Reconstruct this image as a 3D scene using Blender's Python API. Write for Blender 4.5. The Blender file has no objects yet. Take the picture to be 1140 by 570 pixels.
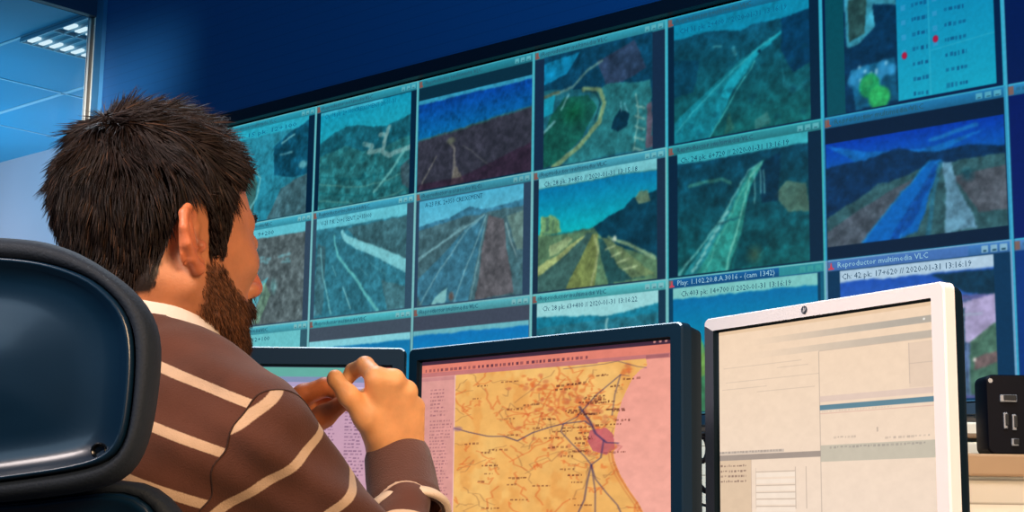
import bpy, bmesh, math, random
import numpy as np
from mathutils import Vector, Matrix
random.seed(7); RNG = np.random.default_rng(7)
SC = bpy.context.scene
COL = SC.collection
SC.view_settings.view_transform = 'Standard'
SC.view_settings.look = 'None'

# ------------------------------------------------------------ camera
F_PX, PITCH, ROLL = 1761.2, 0.171, 0.014
CAM = Vector((0, 0, 0.95))
_f = Vector((0, math.cos(PITCH), math.sin(PITCH)))
_u0 = Vector((0, -math.sin(PITCH), math.cos(PITCH)))
_r = Vector((1, 0, 0)) * math.cos(ROLL) + _u0 * math.sin(ROLL)
_u = _u0 * math.cos(ROLL) - Vector((1, 0, 0)) * math.sin(ROLL)
cd = bpy.data.cameras.new('camera'); cam = bpy.data.objects.new('camera', cd); COL.objects.link(cam)
cd.sensor_width = 36; cd.lens = 36 * F_PX / 1140; cd.clip_start = 0.05; cd.clip_end = 100
M = Matrix.Identity(4)
for i in range(3):
    M[i][0] = _r[i]; M[i][1] = _u[i]; M[i][2] = -_f[i]; M[i][3] = CAM[i]
cam.matrix_world = M
SC.camera = cam
def at(px, py, d):
    """measured photo point at a real depth d (m) -> world point"""
    return CAM + d * (_f + _r * ((px - 570) / F_PX) + _u * ((285 - py) / F_PX))
def at_z(px, py, z):
    v = _f + _r * ((px - 570) / F_PX) + _u * ((285 - py) / F_PX)
    return CAM + v * ((z - CAM.z) / v.z)

# ------------------------------------------------------------ materials
def lin(c):
    c = np.asarray(c, float) / 255.0
    return np.where(c <= 0.04045, c / 12.92, ((c + 0.055) / 1.055) ** 2.4)
def L4(c): return (*[float(x) for x in lin(c)], 1.0)
def mat(name, rgb, rough=0.5, metal=0.0, coat=0.0, noise=0.0, nscale=30, bump=0.0, bscale=200, emit=0.0, spec=0.5, sheen=0.0):
    m = bpy.data.materials.new(name); m.use_nodes = True
    nt = m.node_tree; b = nt.nodes['Principled BSDF']
    b.inputs['Base Color'].default_value = L4(rgb)
    b.inputs['Roughness'].default_value = rough; b.inputs['Metallic'].default_value = metal
    b.inputs['Coat Weight'].default_value = coat; b.inputs['Coat Roughness'].default_value = 0.12
    b.inputs['Specular IOR Level'].default_value = spec
    b.inputs['Sheen Weight'].default_value = sheen
    if emit:
        b.inputs['Emission Color'].default_value = L4(rgb); b.inputs['Emission Strength'].default_value = emit
    tc = nt.nodes.new('ShaderNodeTexCoord')
    if noise:
        n = nt.nodes.new('ShaderNodeTexNoise'); n.inputs['Scale'].default_value = nscale; n.inputs['Detail'].default_value = 4
        nt.links.new(tc.outputs['Object'], n.inputs['Vector'])
        r = nt.nodes.new('ShaderNodeValToRGB')
        c = np.array(L4(rgb)[:3])
        r.color_ramp.elements[0].color = (*(c * (1 - noise)), 1); r.color_ramp.elements[1].color = (*np.clip(c * (1 + noise), 0, 1), 1)
        r.color_ramp.elements[0].position = 0.3; r.color_ramp.elements[1].position = 0.7
        nt.links.new(n.outputs['Fac'], r.inputs['Fac']); nt.links.new(r.outputs['Color'], b.inputs['Base Color'])
    if bump:
        n = nt.nodes.new('ShaderNodeTexNoise'); n.inputs['Scale'].default_value = bscale; n.inputs['Detail'].default_value = 3
        nt.links.new(tc.outputs['Object'], n.inputs['Vector'])
        bp = nt.nodes.new('ShaderNodeBump'); bp.inputs['Strength'].default_value = bump; bp.inputs['Distance'].default_value = 0.002
        nt.links.new(n.outputs['Fac'], bp.inputs['Height']); nt.links.new(bp.outputs['Normal'], b.inputs['Normal'])
    return m
def glow(name, rgb, s=1.0, sample='NONE'):
    m = bpy.data.materials.new(name); m.use_nodes = True
    nt = m.node_tree; nt.nodes.clear()
    o = nt.nodes.new('ShaderNodeOutputMaterial'); e = nt.nodes.new('ShaderNodeEmission')
    e.inputs['Color'].default_value = L4(rgb); e.inputs['Strength'].default_value = s
    nt.links.new(e.outputs[0], o.inputs['Surface']); m.cycles.emission_sampling = sample
    return m
def picture_mat(name, gloss=0.0, sample='NONE', s=1.0):
    m = bpy.data.materials.new(name); m.use_nodes = True
    nt = m.node_tree; b = nt.nodes['Principled BSDF']
    b.inputs['Base Color'].default_value = (0.004, 0.006, 0.008, 1)
    b.inputs['Roughness'].default_value = 0.25 if gloss else 0.7
    b.inputs['Specular IOR Level'].default_value = gloss
    a = nt.nodes.new('ShaderNodeAttribute'); a.attribute_name = 'pic'
    nt.links.new(a.outputs['Color'], b.inputs['Emission Color']); b.inputs['Emission Strength'].default_value = s
    m.cycles.emission_sampling = sample
    return m

# ------------------------------------------------------------ object helpers
def link(name, me, m=None, parent=None, smooth=False):
    o = bpy.data.objects.new(name, me); COL.objects.link(o)
    if m:
        for mm in (m if isinstance(m, (list, tuple)) else [m]): me.materials.append(mm)
    if smooth: me.polygons.foreach_set('use_smooth', [True] * len(me.polygons))
    if parent: o.parent = parent
    return o
def tag(o, label, cat, group=None):
    o['label'] = label; o['category'] = cat
    if group: o['group'] = group
    return o
def empty(name, loc=(0, 0, 0), rz=0.0, label=None, cat=None, group=None):
    o = bpy.data.objects.new(name, None); COL.objects.link(o); o.location = loc; o.rotation_euler = (0, 0, rz)
    o.empty_display_size = 0.05
    if label: tag(o, label, cat, group)
    return o
def structure(o): o['kind'] = 'structure'; return o
class MB:
    """collects shapes into one mesh"""
    def __init__(s): s.v = []; s.f = []; s.mi = []
    def add(s, v, f, mi=0):
        n = len(s.v); s.v += [tuple(p) for p in v]; s.f += [tuple(i + n for i in q) for q in f]; s.mi += [mi] * len(f)
    def box(s, c, d, mi=0, bev=0.0, rz=0.0, mtx=None):
        bm = bmesh.new(); bmesh.ops.create_cube(bm, size=1)
        bmesh.ops.scale(bm, vec=d, verts=bm.verts)
        if bev: bmesh.ops.bevel(bm, geom=bm.edges[:], offset=bev, segments=2, profile=0.6, affect='EDGES')
        T = Matrix.Translation(c) @ Matrix.Rotation(rz, 4, 'Z')
        if mtx: T = mtx @ T
        bm.transform(T); bm.verts.index_update()
        s.add([v.co[:] for v in bm.verts], [[v.index for v in f.verts] for f in bm.faces], mi); bm.free()
    def tube(s, pts, r, n=10, mi=0, cap=True):
        pts = [Vector(p) for p in pts]; rs = r if isinstance(r, (list, tuple)) else [r] * len(pts)
        vs = []; fs = []; nrm = None
        for i, p in enumerate(pts):
            t = (pts[min(i + 1, len(pts) - 1)] - pts[max(i - 1, 0)]).normalized()
            if nrm is None: nrm = t.orthogonal().normalized()
            nrm = (nrm - t * nrm.dot(t)).normalized(); b = t.cross(nrm)
            for k in range(n):
                a = 2 * math.pi * k / n; vs.append(p + (nrm * math.cos(a) + b * math.sin(a)) * rs[i])
        for i in range(len(pts) - 1):
            for k in range(n):
                fs.append((i * n + k, i * n + (k + 1) % n, (i + 1) * n + (k + 1) % n, (i + 1) * n + k))
        if cap: fs.append(tuple(range(n))[::-1]); fs.append(tuple((len(pts) - 1) * n + k for k in range(n)))
        s.add(vs, fs, mi)
    def loft(s, loops, mi=0, close=True, cap0=True, cap1=True):
        n = len(loops[0]); vs = [p for l in loops for p in l]; fs = []
        for i in range(len(loops) - 1):
            for k in range(n if close else n - 1):
                fs.append((i * n + k, i * n + (k + 1) % n, (i + 1) * n + (k + 1) % n, (i + 1) * n + k))
        if cap0: fs.append(tuple(range(n))[::-1])
        if cap1: fs.append(tuple((len(loops) - 1) * n + k for k in range(n)))
        s.add(vs, fs, mi)
    def build(s, name, m, parent=None, smooth=False, angle=None):
        me = bpy.data.meshes.new(name); me.from_pydata(s.v, [], s.f); me.update()
        o = link(name, me, m, parent, smooth)
        me.polygons.foreach_set('material_index', s.mi)
        if angle is not None:
            me.polygons.foreach_set('use_smooth', [True] * len(me.polygons)); me.set_sharp_from_angle(angle=math.radians(angle))
        return o
def text_mesh(name, s, size, m, parent, loc, width=None, align='LEFT'):
    c = bpy.data.curves.new(name, 'FONT'); c.body = s; c.size = size; c.align_x = align; c.resolution_u = 1
    t = bpy.data.objects.new(name, c); COL.objects.link(t)
    me = bpy.data.meshes.new_from_object(t.evaluated_get(bpy.context.evaluated_depsgraph_get()))
    bpy.data.objects.remove(t); bpy.data.curves.remove(c)
    w = max(v.co.x for v in me.vertices) - min(v.co.x for v in me.vertices)
    k = (width / w) if width else 1.0
    # text lies in XY -> stand it up in XZ facing -Y
    me.transform(Matrix.Translation(loc) @ Matrix(((k, 0, 0, 0), (0, 0, -1, 0), (0, 1, 0, 0), (0, 0, 0, 1))))
    me.materials.clear()
    return link(name, me, m, parent)

# ------------------------------------------------------------ painter: pictures stored as point colours on a fine grid
def vnoise(w, h, fx, fy, seed):
    r = np.random.default_rng(seed); gx, gy = int(fx) + 3, int(fy) + 3
    g = r.random((gy, gx)); x = np.linspace(0, fx, w); y = np.linspace(0, fy, h)
    xi = x.astype(int); yi = y.astype(int); tx = x - xi; ty = y - yi
    tx = tx * tx * (3 - 2 * tx); ty = (ty * ty * (3 - 2 * ty))[:, None]
    a = g[yi][:, xi] * (1 - tx) + g[yi][:, xi + 1] * tx; b = g[yi + 1][:, xi] * (1 - tx) + g[yi + 1][:, xi + 1] * tx
    return a * (1 - ty) + b * ty
def fbm(w, h, f, seed, asp=1.33, oct=4):
    o = np.zeros((h, w)); a = 1.0; t = 0
    for k in range(oct):
        o += a * vnoise(w, h, f * asp * 2 ** k, f * 2 ** k, seed + k); t += a; a *= 0.55
    return o / t
class Cv:
    def __init__(s, w, h, c=(0, 0, 0), vis=1.0):
        s.w, s.h = w, h; s.vis = vis; s.a = np.zeros((h, w, 3)); s.a[:] = c
        s.X, s.Y = np.meshgrid((np.arange(w) + .5) / w, (np.arange(h) + .5) / h); s.asp = w / h / vis ** -1 if False else w / h * vis; s.Y = s.Y / vis
    def mix(s, m, c, al=1.0):
        m = (m * al)[..., None]; s.a = s.a * (1 - m) + np.asarray(c, float) * m
    def rect(s, x0, y0, x1, y1, c, al=1.0):
        s.mix(((s.X >= x0) & (s.X < x1) & (s.Y >= y0) & (s.Y < y1)).astype(float), c, al)
    def vgrad(s, y0, y1, c0, c1):
        t = np.clip((s.Y - y0) / (y1 - y0), 0, 1)[..., None]; m = ((s.Y >= y0) & (s.Y <= y1))[..., None]
        s.a = np.where(m, np.asarray(c0, float) * (1 - t) + np.asarray(c1, float) * t, s.a)
    def pmask(s, pts):
        ins = np.zeros((s.h, s.w), bool); n = len(pts)
        for i in range(n):
            x0, y0 = pts[i]; x1, y1 = pts[(i + 1) % n]
            if y0 == y1: continue
            c = ((s.Y < y0) != (s.Y < y1)) & (s.X < (x1 - x0) * (s.Y - y0) / (y1 - y0) + x0); ins ^= c
        return ins
    def poly(s, pts, c, al=1.0, tex=0.0, f=12, seed=1):
        m = s.pmask(pts).astype(float); s.mix(m, c, al)
        if tex: s.tex(tex, f, seed, m)
    def tex(s, amt, f, seed, m=1.0):
        n = (fbm(s.w, s.h, f, seed, s.asp) - .5) * 2; s.a = np.clip(s.a * (1 + amt * n * m)[..., None] , 0, 255)
    def line(s, pts, w, c, al=1.0, w1=None, soft=0.4):
        n = len(pts) - 1; best = np.zeros((s.h, s.w))
        for i in range(n):
            (x0, y0), (x1, y1) = pts[i], pts[i + 1]
            ax, bx = x0 * s.asp, x1 * s.asp; px = s.X * s.asp; dx, dy = bx - ax, y1 - y0
            t = np.clip(((px - ax) * dx + (s.Y - y0) * dy) / (dx * dx + dy * dy + 1e-9), 0, 1)
            d = np.hypot(px - ax - t * dx, s.Y - y0 - t * dy)
            ww = w if w1 is None else w + (w1 - w) * (i + t) / n
            e = 1.0 / (s.h * s.vis)
            best = np.maximum(best, np.clip((ww / 2 + e * .5 - d) / (e * (1 + soft)), 0, 1))
        s.mix(best, c, al)
    def blob(s, x, y, rx, ry, c, al=1.0, hard=0.5):
        d = np.sqrt(((s.X - x) / rx) ** 2 + ((s.Y - y) / ry) ** 2); s.mix(np.clip((1 - d) / (1 - hard), 0, 1), c, al)
    def warp(s, amt, f, seed):
        dx = (fbm(s.w, s.h, f, seed, s.asp) - .5) * 2 * amt * s.w; dy = (fbm(s.w, s.h, f, seed + 50, s.asp) - .5) * 2 * amt * s.h
        j, i = np.meshgrid(np.arange(s.w), np.arange(s.h)); xx = np.clip(j + dx, 0, s.w - 1.01); yy = np.clip(i + dy, 0, s.h - 1.01)
        x0 = xx.astype(int); y0 = yy.astype(int); tx = (xx - x0)[..., None]; ty = (yy - y0)[..., None]; a = s.a
        s.a = (a[y0, x0] * (1 - tx) + a[y0, x0 + 1] * tx) * (1 - ty) + (a[y0 + 1, x0] * (1 - tx) + a[y0 + 1, x0 + 1] * tx) * ty
    def scene_look(s, seed):
        sky = sm(s.a[..., 2], 150, 175); g = 1 - sky * .85
        s.warp(.014, 5, seed); s.warp(.007, 22, seed + 3); s.blur(2)
        n = fbm(s.w, s.h, 16, seed + 7, s.asp, 4) - .5; n2 = fbm(s.w, s.h, 40, seed + 9, s.asp, 2) - .5
        s.a = np.clip(s.a * (1 + (n * 1.0 + n2 * .25) * .6 * g)[..., None], 0, 255); s.a = s.a * .93 + np.array([14, 62, 78]) * .07
    def paste(s, o, x0, y0):
        if hasattr(o, 'pos') and not getattr(o, 'flat', 0): o.scene_look(int(o.a.mean() * 7) % 97)
        s.a[y0:y0 + o.h, x0:x0 + o.w] = o.a
    def scrib(s, x, y, w, h, c, al=0.8, seed=0):
        r = np.random.default_rng(seed); q = x
        while q < x + w:
            k = r.uniform(.35, .9) * h / s.asp; s.rect(q, y - h * r.uniform(.35, .5), min(q + k, x + w), y + h * r.uniform(.3, .5), c, al * r.uniform(.5, 1)); q += k + r.uniform(.15, .5) * h / s.asp
    def blur(s, k=1):
        for _ in range(k):
            p = np.pad(s.a, ((1, 1), (1, 1), (0, 0)), 'edge')
            s.a = (p[:-2, 1:-1] + p[2:, 1:-1] + p[1:-1, :-2] + p[1:-1, 2:] + 2 * s.a) / 6
    def mesh(s, name, W, H, y=0.0):
        """grid mesh, local X 0..W, Z 0..H (top row first), facing -Y"""
        w, h = s.w, s.h; xs = np.linspace(0, W, w); zs = np.linspace(H, 0, h)
        co = np.empty((h, w, 3), np.float32); co[..., 0] = xs; co[..., 1] = y; co[..., 2] = zs[:, None]
        i = np.arange(w * h).reshape(h, w)
        q = np.stack([i[1:, :-1], i[1:, 1:], i[:-1, 1:], i[:-1, :-1]], -1).reshape(-1)
        me = bpy.data.meshes.new(name); nf = len(q) // 4
        me.vertices.add(w * h); me.vertices.foreach_set('co', co.ravel())
        me.loops.add(nf * 4); me.loops.foreach_set('vertex_index', q.astype(np.int32))
        me.polygons.add(nf); me.polygons.foreach_set('loop_start', np.arange(nf, dtype=np.int32) * 4)
        me.update(calc_edges=True)
        a = me.attributes.new('pic', 'FLOAT_COLOR', 'POINT'); c = np.ones((h * w, 4), np.float32); c[:, :3] = lin(np.clip(s.a, 0, 255)).reshape(-1, 3)
        a.data.foreach_set('color', c.ravel()); return me

# ------------------------------------------------------------ implicit surfaces
def V3(p): return np.array(p[:], np.float32) if isinstance(p, Vector) else np.asarray(p, np.float32)
def ln(a): return np.sqrt((a * a).sum(-1))
def cap(P, a, b, r0, r1=None):
    a, b = V3(a), V3(b); r1 = r0 if r1 is None else r1; d = b - a
    t = np.clip(((P - a) @ d) / max(float(d @ d), 1e-9), 0, 1); return ln(P - a - t[..., None] * d) - (r0 + (r1 - r0) * t)
def ell(P, c, r, R=None):
    q = P - V3(c)
    if R is not None: q = q @ np.asarray(R, np.float32)
    r = V3(r); k0 = ln(q / r); k1 = ln(q / (r * r)); return k0 * (k0 - 1) / np.maximum(k1, 1e-6)
def smin(a, b, k):
    h = np.clip(.5 + .5 * (b - a) / k, 0, 1); return b * (1 - h) + a * h - k * h * (1 - h)
def smax(a, b, k): return -smin(-a, -b, k)
def chain(P, pts, rs, k=0.0):
    d = None
    for i in range(len(pts) - 1):
        c = cap(P, pts[i], pts[i + 1], rs[i], rs[i + 1]); d = c if d is None else (smin(d, c, k) if k else np.minimum(d, c))
    return d
def nets(Fn, lo, hi, h):
    lo = np.asarray(lo, np.float32); n = np.ceil((np.asarray(hi) - lo) / h).astype(int) + 1
    V = np.empty(n, np.float32); ys = lo[1] + h * np.arange(n[1]); zs = lo[2] + h * np.arange(n[2])
    Yg, Zg = np.meshgrid(ys, zs, indexing='ij')
    step = max(1, int(400000 / (n[1] * n[2])))
    for i in range(0, n[0], step):
        xs = lo[0] + h * np.arange(i, min(i + step, n[0]))
        P = np.empty((len(xs), n[1], n[2], 3), np.float32); P[..., 0] = xs[:, None, None]; P[..., 1] = Yg; P[..., 2] = Zg
        V[i:i + len(xs)] = Fn(P)
    S = V < 0
    offs = [(a, b, c) for a in (0, 1) for b in (0, 1) for c in (0, 1)]
    m = n - 1; cnt = np.zeros(m, np.int8)
    for a, b, c in offs: cnt += S[a:a + m[0], b:b + m[1], c:c + m[2]]
    act = np.argwhere((cnt > 0) & (cnt < 8)); idx = -np.ones(m, np.int64); idx[tuple(act.T)] = np.arange(len(act))
    acc = np.zeros((len(act), 3)); num = np.zeros(len(act))
    for p in offs:
        for ax in range(3):
            if p[ax]: continue
            q = list(p); q[ax] = 1
            A = V[tuple((act + p).T)]; B = V[tuple((act + q).T)]; x = (A < 0) != (B < 0)
            t = A / np.where(x, A - B, 1); e = np.tile(np.array(p, float), (len(act), 1)); e[:, ax] = t
            acc[x] += e[x]; num[x] += 1
    vs = lo + h * (act + acc / num[:, None]); fs = []
    for ax in range(3):
        o1, o2 = [(1, 2), (2, 0), (0, 1)][ax]
        A = [slice(None)] * 3; B = [slice(None)] * 3; A[ax] = slice(0, -1); B[ax] = slice(1, None)
        ch = S[tuple(A)] != S[tuple(B)]; e = np.argwhere(ch); e = e[(e[:, o1] > 0) & (e[:, o2] > 0) & (e[:, o1] < n[o1] - 1) & (e[:, o2] < n[o2] - 1)]
        neg = S[tuple(e.T)]
        def g(d1, d2):
            k = e.copy(); k[:, o1] -= d1; k[:, o2] -= d2; return idx[tuple(k.T)]
        q = np.stack([g(1, 1), g(0, 1), g(0, 0), g(1, 0)], -1); q[~neg] = q[~neg][:, ::-1]; fs.append(q)
    return vs, np.concatenate(fs)
def np_mesh(name, parts):
    vs = np.concatenate([p[0] for p in parts]); off = 0; fl = []
    for v, f in parts: fl.append(f + off); off += len(v)
    f = np.concatenate(fl); me = bpy.data.meshes.new(name); me.vertices.add(len(vs)); me.vertices.foreach_set('co', vs.astype(np.float32).ravel())
    me.loops.add(len(f) * 4); me.loops.foreach_set('vertex_index', f.astype(np.int32).ravel())
    me.polygons.add(len(f)); me.polygons.foreach_set('loop_start', np.arange(len(f), dtype=np.int32) * 4)
    me.update(calc_edges=True); me.validate(); return me
def set_attr(me, name, arr):
    if arr.ndim == 1:
        a = me.attributes.new(name, 'FLOAT', 'POINT'); a.data.foreach_set('value', arr.astype(np.float32))
    else:
        a = me.attributes.new(name, 'FLOAT_COLOR', 'POINT'); c = np.ones((len(arr), 4), np.float32); c[:, :3] = arr; a.data.foreach_set('color', c.ravel())
def sm(x, a, b):
    t = np.clip((x - a) / (b - a), 0, 1); return t * t * (3 - 2 * t)
# ============================================================ the room
TH = 0.731; CW, CH = 0.8, 0.6
WO = Vector((-1.775 * CH, 14.266 * CH, CAM.z + 3.834 * CH))        # top left corner of the second column
WD = Vector((math.cos(TH), -math.sin(TH), 0)); WN = Vector((-math.sin(TH), -math.cos(TH), 0))
def wp(s, z, out=0.0): p = WO + WD * s + WN * out; return Vector((p.x, p.y, z))
def quad_box(mb, a, b, z0, z1, t, n, mi=0):
    """upright slab from a to b (xy), thickness t away from n"""
    a = Vector((a.x, a.y, 0)); b = Vector((b.x, b.y, 0)); n = Vector((n.x, n.y, 0)) * t
    v = [a, b, b - n, a - n]; vs = [(p.x, p.y, z0) for p in v] + [(p.x, p.y, z1) for p in v]
    mb.add(vs, [(3, 2, 1, 0), (4, 5, 6, 7), (0, 1, 5, 4), (1, 2, 6, 5), (2, 3, 7, 6), (3, 0, 4, 7)], mi)
ZT, ZB = WO.z, WO.z - 3 * CH
S_POST = -3.42 * CH - .15; S_END = 7.2
def ribbed(name, rgb, rgb2, freq, rough=0.6, w=0.08):
    m = mat(name, rgb, rough); nt = m.node_tree; b = nt.nodes['Principled BSDF']
    tc = nt.nodes.new('ShaderNodeTexCoord'); sp = nt.nodes.new('ShaderNodeSeparateXYZ'); nt.links.new(tc.outputs['Object'], sp.inputs[0])
    mu = nt.nodes.new('ShaderNodeMath'); mu.operation = 'MULTIPLY'; mu.inputs[1].default_value = freq; nt.links.new(sp.outputs['Z'], mu.inputs[0])
    fr = nt.nodes.new('ShaderNodeMath'); fr.operation = 'FRACT'; nt.links.new(mu.outputs[0], fr.inputs[0])
    r = nt.nodes.new('ShaderNodeValToRGB'); r.color_ramp.elements[0].color = L4(rgb2); r.color_ramp.elements[1].color = L4(rgb)
    r.color_ramp.elements[0].position = 0.0; r.color_ramp.elements[1].position = w
    nt.links.new(fr.outputs[0], r.inputs['Fac']); nt.links.new(r.outputs['Color'], b.inputs['Base Color'])
    bp = nt.nodes.new('ShaderNodeBump'); bp.inputs['Distance'].default_value = 0.004; bp.inputs['Strength'].default_value = 0.6
    nt.links.new(r.outputs['Color'], bp.inputs['Height']); nt.links.new(bp.outputs['Normal'], b.inputs['Normal'])
    return m
M_navy = ribbed('navy_ribbed_cladding', (5, 70, 122), (4, 60, 108), 16.0, 0.6, 0.12)
M_cream = ribbed('cream_slatted_cladding', (232, 220, 198), (140, 122, 100), 16.0, 0.6, 0.10)
M_black = mat('black_trim', (4, 14, 30), 0.5)
mb = MB(); quad_box(mb, wp(S_POST, 0), wp(S_END, 0), ZT + 0.05, 5.35, 0.12, WN)
structure(mb.build('wall_upper_navy', M_navy))
mb = MB(); quad_box(mb, wp(S_POST, 0), wp(S_END, 0), 0, ZB - 0.045, 0.12, WN)
structure(mb.build('wall_lower_cream', M_cream))
mb = MB(); quad_box(mb, wp(S_POST, 0), wp(-CW - 0.02, 0), ZB - 0.045, ZT + 0.05, 0.12, WN)
structure(mb.build('wall_beside_screens', M_navy))
mb = MB(); quad_box(mb, wp(-CW, 0, 0.10), wp(S_END, 0, 0.10), ZT + 0.008, ZT + 0.075, 0.16, WN)
structure(mb.build('trim_1', M_black))
mb = MB(); quad_box(mb, wp(-CW, 0, 0.07), wp(S_END, 0, 0.07), ZB - 0.05, ZB - 0.008, 0.12, WN)
structure(mb.build('trim_2', mat('dark_sill', (10, 40, 58), 0.5)))
# floor, ceiling of the control room
mb = MB(); mb.box((1.0, 4.0, -0.05), (16, 14, 0.1)); structure(mb.build('floor', mat('grey_carpet', (60, 66, 78), 0.9, noise=0.2, nscale=60)))
SD = Vector((math.sin(TH), math.cos(TH), 0))                          # away from the room, square to the screens
pc = wp(S_POST, 0)
mb = MB()                                                            # ceiling of the control room, kept to the room's side of the glass
cv = [pc + WN * 0.0, wp(S_END, 0), wp(S_END, 0) + WN * 9.5, pc + WN * 9.5]
mb.add([(p.x, p.y, 5.35) for p in cv] + [(p.x, p.y, 5.45) for p in cv], [(0, 1, 2, 3), (7, 6, 5, 4), (0, 4, 5, 1), (1, 5, 6, 2), (2, 6, 7, 3), (3, 7, 4, 0)])
structure(mb.build('ceiling', mat('dark_blue_ceiling', (20, 50, 90), 0.8)))
# glazed side: header, corner post, pane; behind it the next room
M_alu = mat('brushed_aluminium', (214, 212, 204), 0.45, metal=0.0)
M_blueside = mat('blue_side_metal', (36, 92, 130), 0.4, metal=0.2)  # blue of the post's side strip
hz = 4.255
mb = MB()
d = 0.055
quad_box(mb, pc - WD * 0.175 + WN * 0.02, pc - WD * 0.065 + WN * 0.02, 0, hz + 0.6, 0.10, WN, 0)
quad_box(mb, pc - WD * 0.13 + WN * 0.024, pc - WD * 0.095 + WN * 0.024, 0, hz + 0.6, 0.05, WN, 2)
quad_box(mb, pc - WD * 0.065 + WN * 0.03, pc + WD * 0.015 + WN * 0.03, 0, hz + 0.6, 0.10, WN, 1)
o = mb.build('window_1', [M_alu, M_blueside, mat('post_groove', (92, 84, 74), 0.5)]); structure(o)
g0 = pc - WD * 0.12; g1 = g0 + WN * 5.0
mb = MB(); quad_box(mb, g0, g1, hz, hz + 0.14, 0.06, -WD, 0)
structure(mb.build('trim_3', mat('dark_header', (14, 40, 66), 0.5)))
mb = MB(); quad_box(mb, g0, g1, hz + 0.14, 5.35, 0.06, -WD, 0); structure(mb.build('wall_above_glass', M_navy))
gm = bpy.data.materials.new('clear_glass'); gm.use_nodes = True; nt = gm.node_tree; nt.nodes.clear()
_o = nt.nodes.new('ShaderNodeOutputMaterial'); _t = nt.nodes.new('ShaderNodeBsdfTransparent'); _t.inputs[0].default_value = (.9, .97, 1, 1)
_g = nt.nodes.new('ShaderNodeBsdfGlossy'); _g.inputs['Roughness'].default_value = 0.03; _fz = nt.nodes.new('ShaderNodeFresnel'); _fz.inputs[0].default_value = 1.25
_m = nt.nodes.new('ShaderNodeMixShader'); nt.links.new(_fz.outputs[0], _m.inputs[0]); nt.links.new(_t.outputs[0], _m.inputs[1]); nt.links.new(_g.outputs[0], _m.inputs[2]); nt.links.new(_m.outputs[0], _o.inputs[0])
mb = MB(); quad_box(mb, g0 + WN * 0.05, g1, 0.06, hz, 0.008, -WD); structure(mb.build('window_2', gm))
NF = 0
ZC = 4.66                                                            # next room's ceiling
def cp(px, py, z=ZC): return at_z(px, py, z)
far = cp(0, 181); far2 = cp(78, 160); fd = Vector((WD.x, WD.y, 0))
D0 = (Vector((far.x, far.y, 0)) - Vector((pc.x, pc.y, 0))).dot(-Vector((WN.x, WN.y, 0)))
def sn(s, n): q = pc + WD * s + WN * n; return Vector((q.x, q.y, 0))
A = sn(-8, -D0); B = sn(5, -D0)
mb = MB(); quad_box(mb, A, B, 0, ZC, 0.1, WN); structure(mb.build('wall_far', mat('pale_lilac_wall', (196, 200, 214), 0.8, noise=0.06, nscale=0.8)))
ca = [A, B, sn(5, -.3), sn(-.14, -.3), sn(-.14, 2.6), sn(-8, 2.6)]
mb = MB(); mb.add([(p.x, p.y, ZC) for p in ca] + [(p.x, p.y, ZC + 0.08) for p in ca], [tuple(range(6)), tuple(range(11, 5, -1))] + [(k, k + 6, (k + 1) % 6 + 6, (k + 1) % 6) for k in range(6)])
cm = mat('blue_ceiling_panels', (50, 156, 200), 0.6, noise=0.25, nscale=0.35)
structure(mb.build('ceiling_next_room', cm))
M_seam = mat('pale_ceiling_grid', (170, 205, 225), 0.5)
mb = MB()
def seam(p, d0, L0, L1, w=0.02):
    a = p + d0 * L0; b = p + d0 * L1; n = Vector((-d0.y, d0.x, 0)) * w
    mb.add([(a.x - n.x, a.y - n.y, ZC - .006), (b.x - n.x, b.y - n.y, ZC - .006), (b.x + n.x, b.y + n.y, ZC - .006), (a.x + n.x, a.y + n.y, ZC - .006),
            (a.x - n.x, a.y - n.y, ZC), (b.x - n.x, b.y - n.y, ZC), (b.x + n.x, b.y + n.y, ZC), (a.x + n.x, a.y + n.y, ZC)], [(0, 1, 2, 3), (0, 4, 5, 1), (2, 6, 7, 3), (1, 5, 6, 2), (3, 7, 4, 0)])
wd3 = Vector((WD.x, WD.y, 0)); wn3 = Vector((WN.x, WN.y, 0))
seam(cp(10, 46), wd3, -3, 1.5, .016); seam(cp(60, 107), wd3, -4, 2.2, .022); seam(cp(5, 88), wn3, -3, 2, .014); seam(cp(60, 152), wn3, -2, 4, .01)
structure(mb.build('trim_4', M_seam))
# luminaire in that ceiling
p0 = cp(23, 41); lx = wd3; ly = wn3
rz = -TH
lum = empty('ceiling_luminaire', (p0.x, p0.y, ZC), rz, 'recessed louvred fluorescent ceiling light seen through the glass, above the seated man', 'ceiling light')
LX, LY = 1.35, 1.25; print('LUM', (cp(98, 18) - cp(23, 41)).length, (cp(98, 60) - cp(23, 41)).length, D0)
mb = MB(); mb.box((LX / 2, LY / 2, -0.012), (LX, LY, 0.02))
mb.build('housing', mat('white_louvre_tray', (120, 178, 205), 0.5), lum)
mb = MB(); nx = 13; M_tube = glow('tube_glow', (235, 250, 255), 1.0)
for j in range(3):
    y = LX * (0.09 + 0.37 * j); mb = MB()
    for i in range(nx):
        mb.box((y, LY * (i + .5) / nx, -0.035), (.13, LY / nx * .5, 0.02), bev=0.006)
    mb.build('lamp_tube', M_tube, lum)
pass
mb = MB()
for i in range(nx + 1): mb.box((LX / 2, LY * i / nx, -0.03), (LX, .010, 0.03))
for j in range(4): mb.box((LX * (j / 3.0), LY / 2, -0.03), (.014, LY, 0.03))
mb.build('louvre', mat('louvre_white', (180, 215, 230), 0.4), lum)

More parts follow.
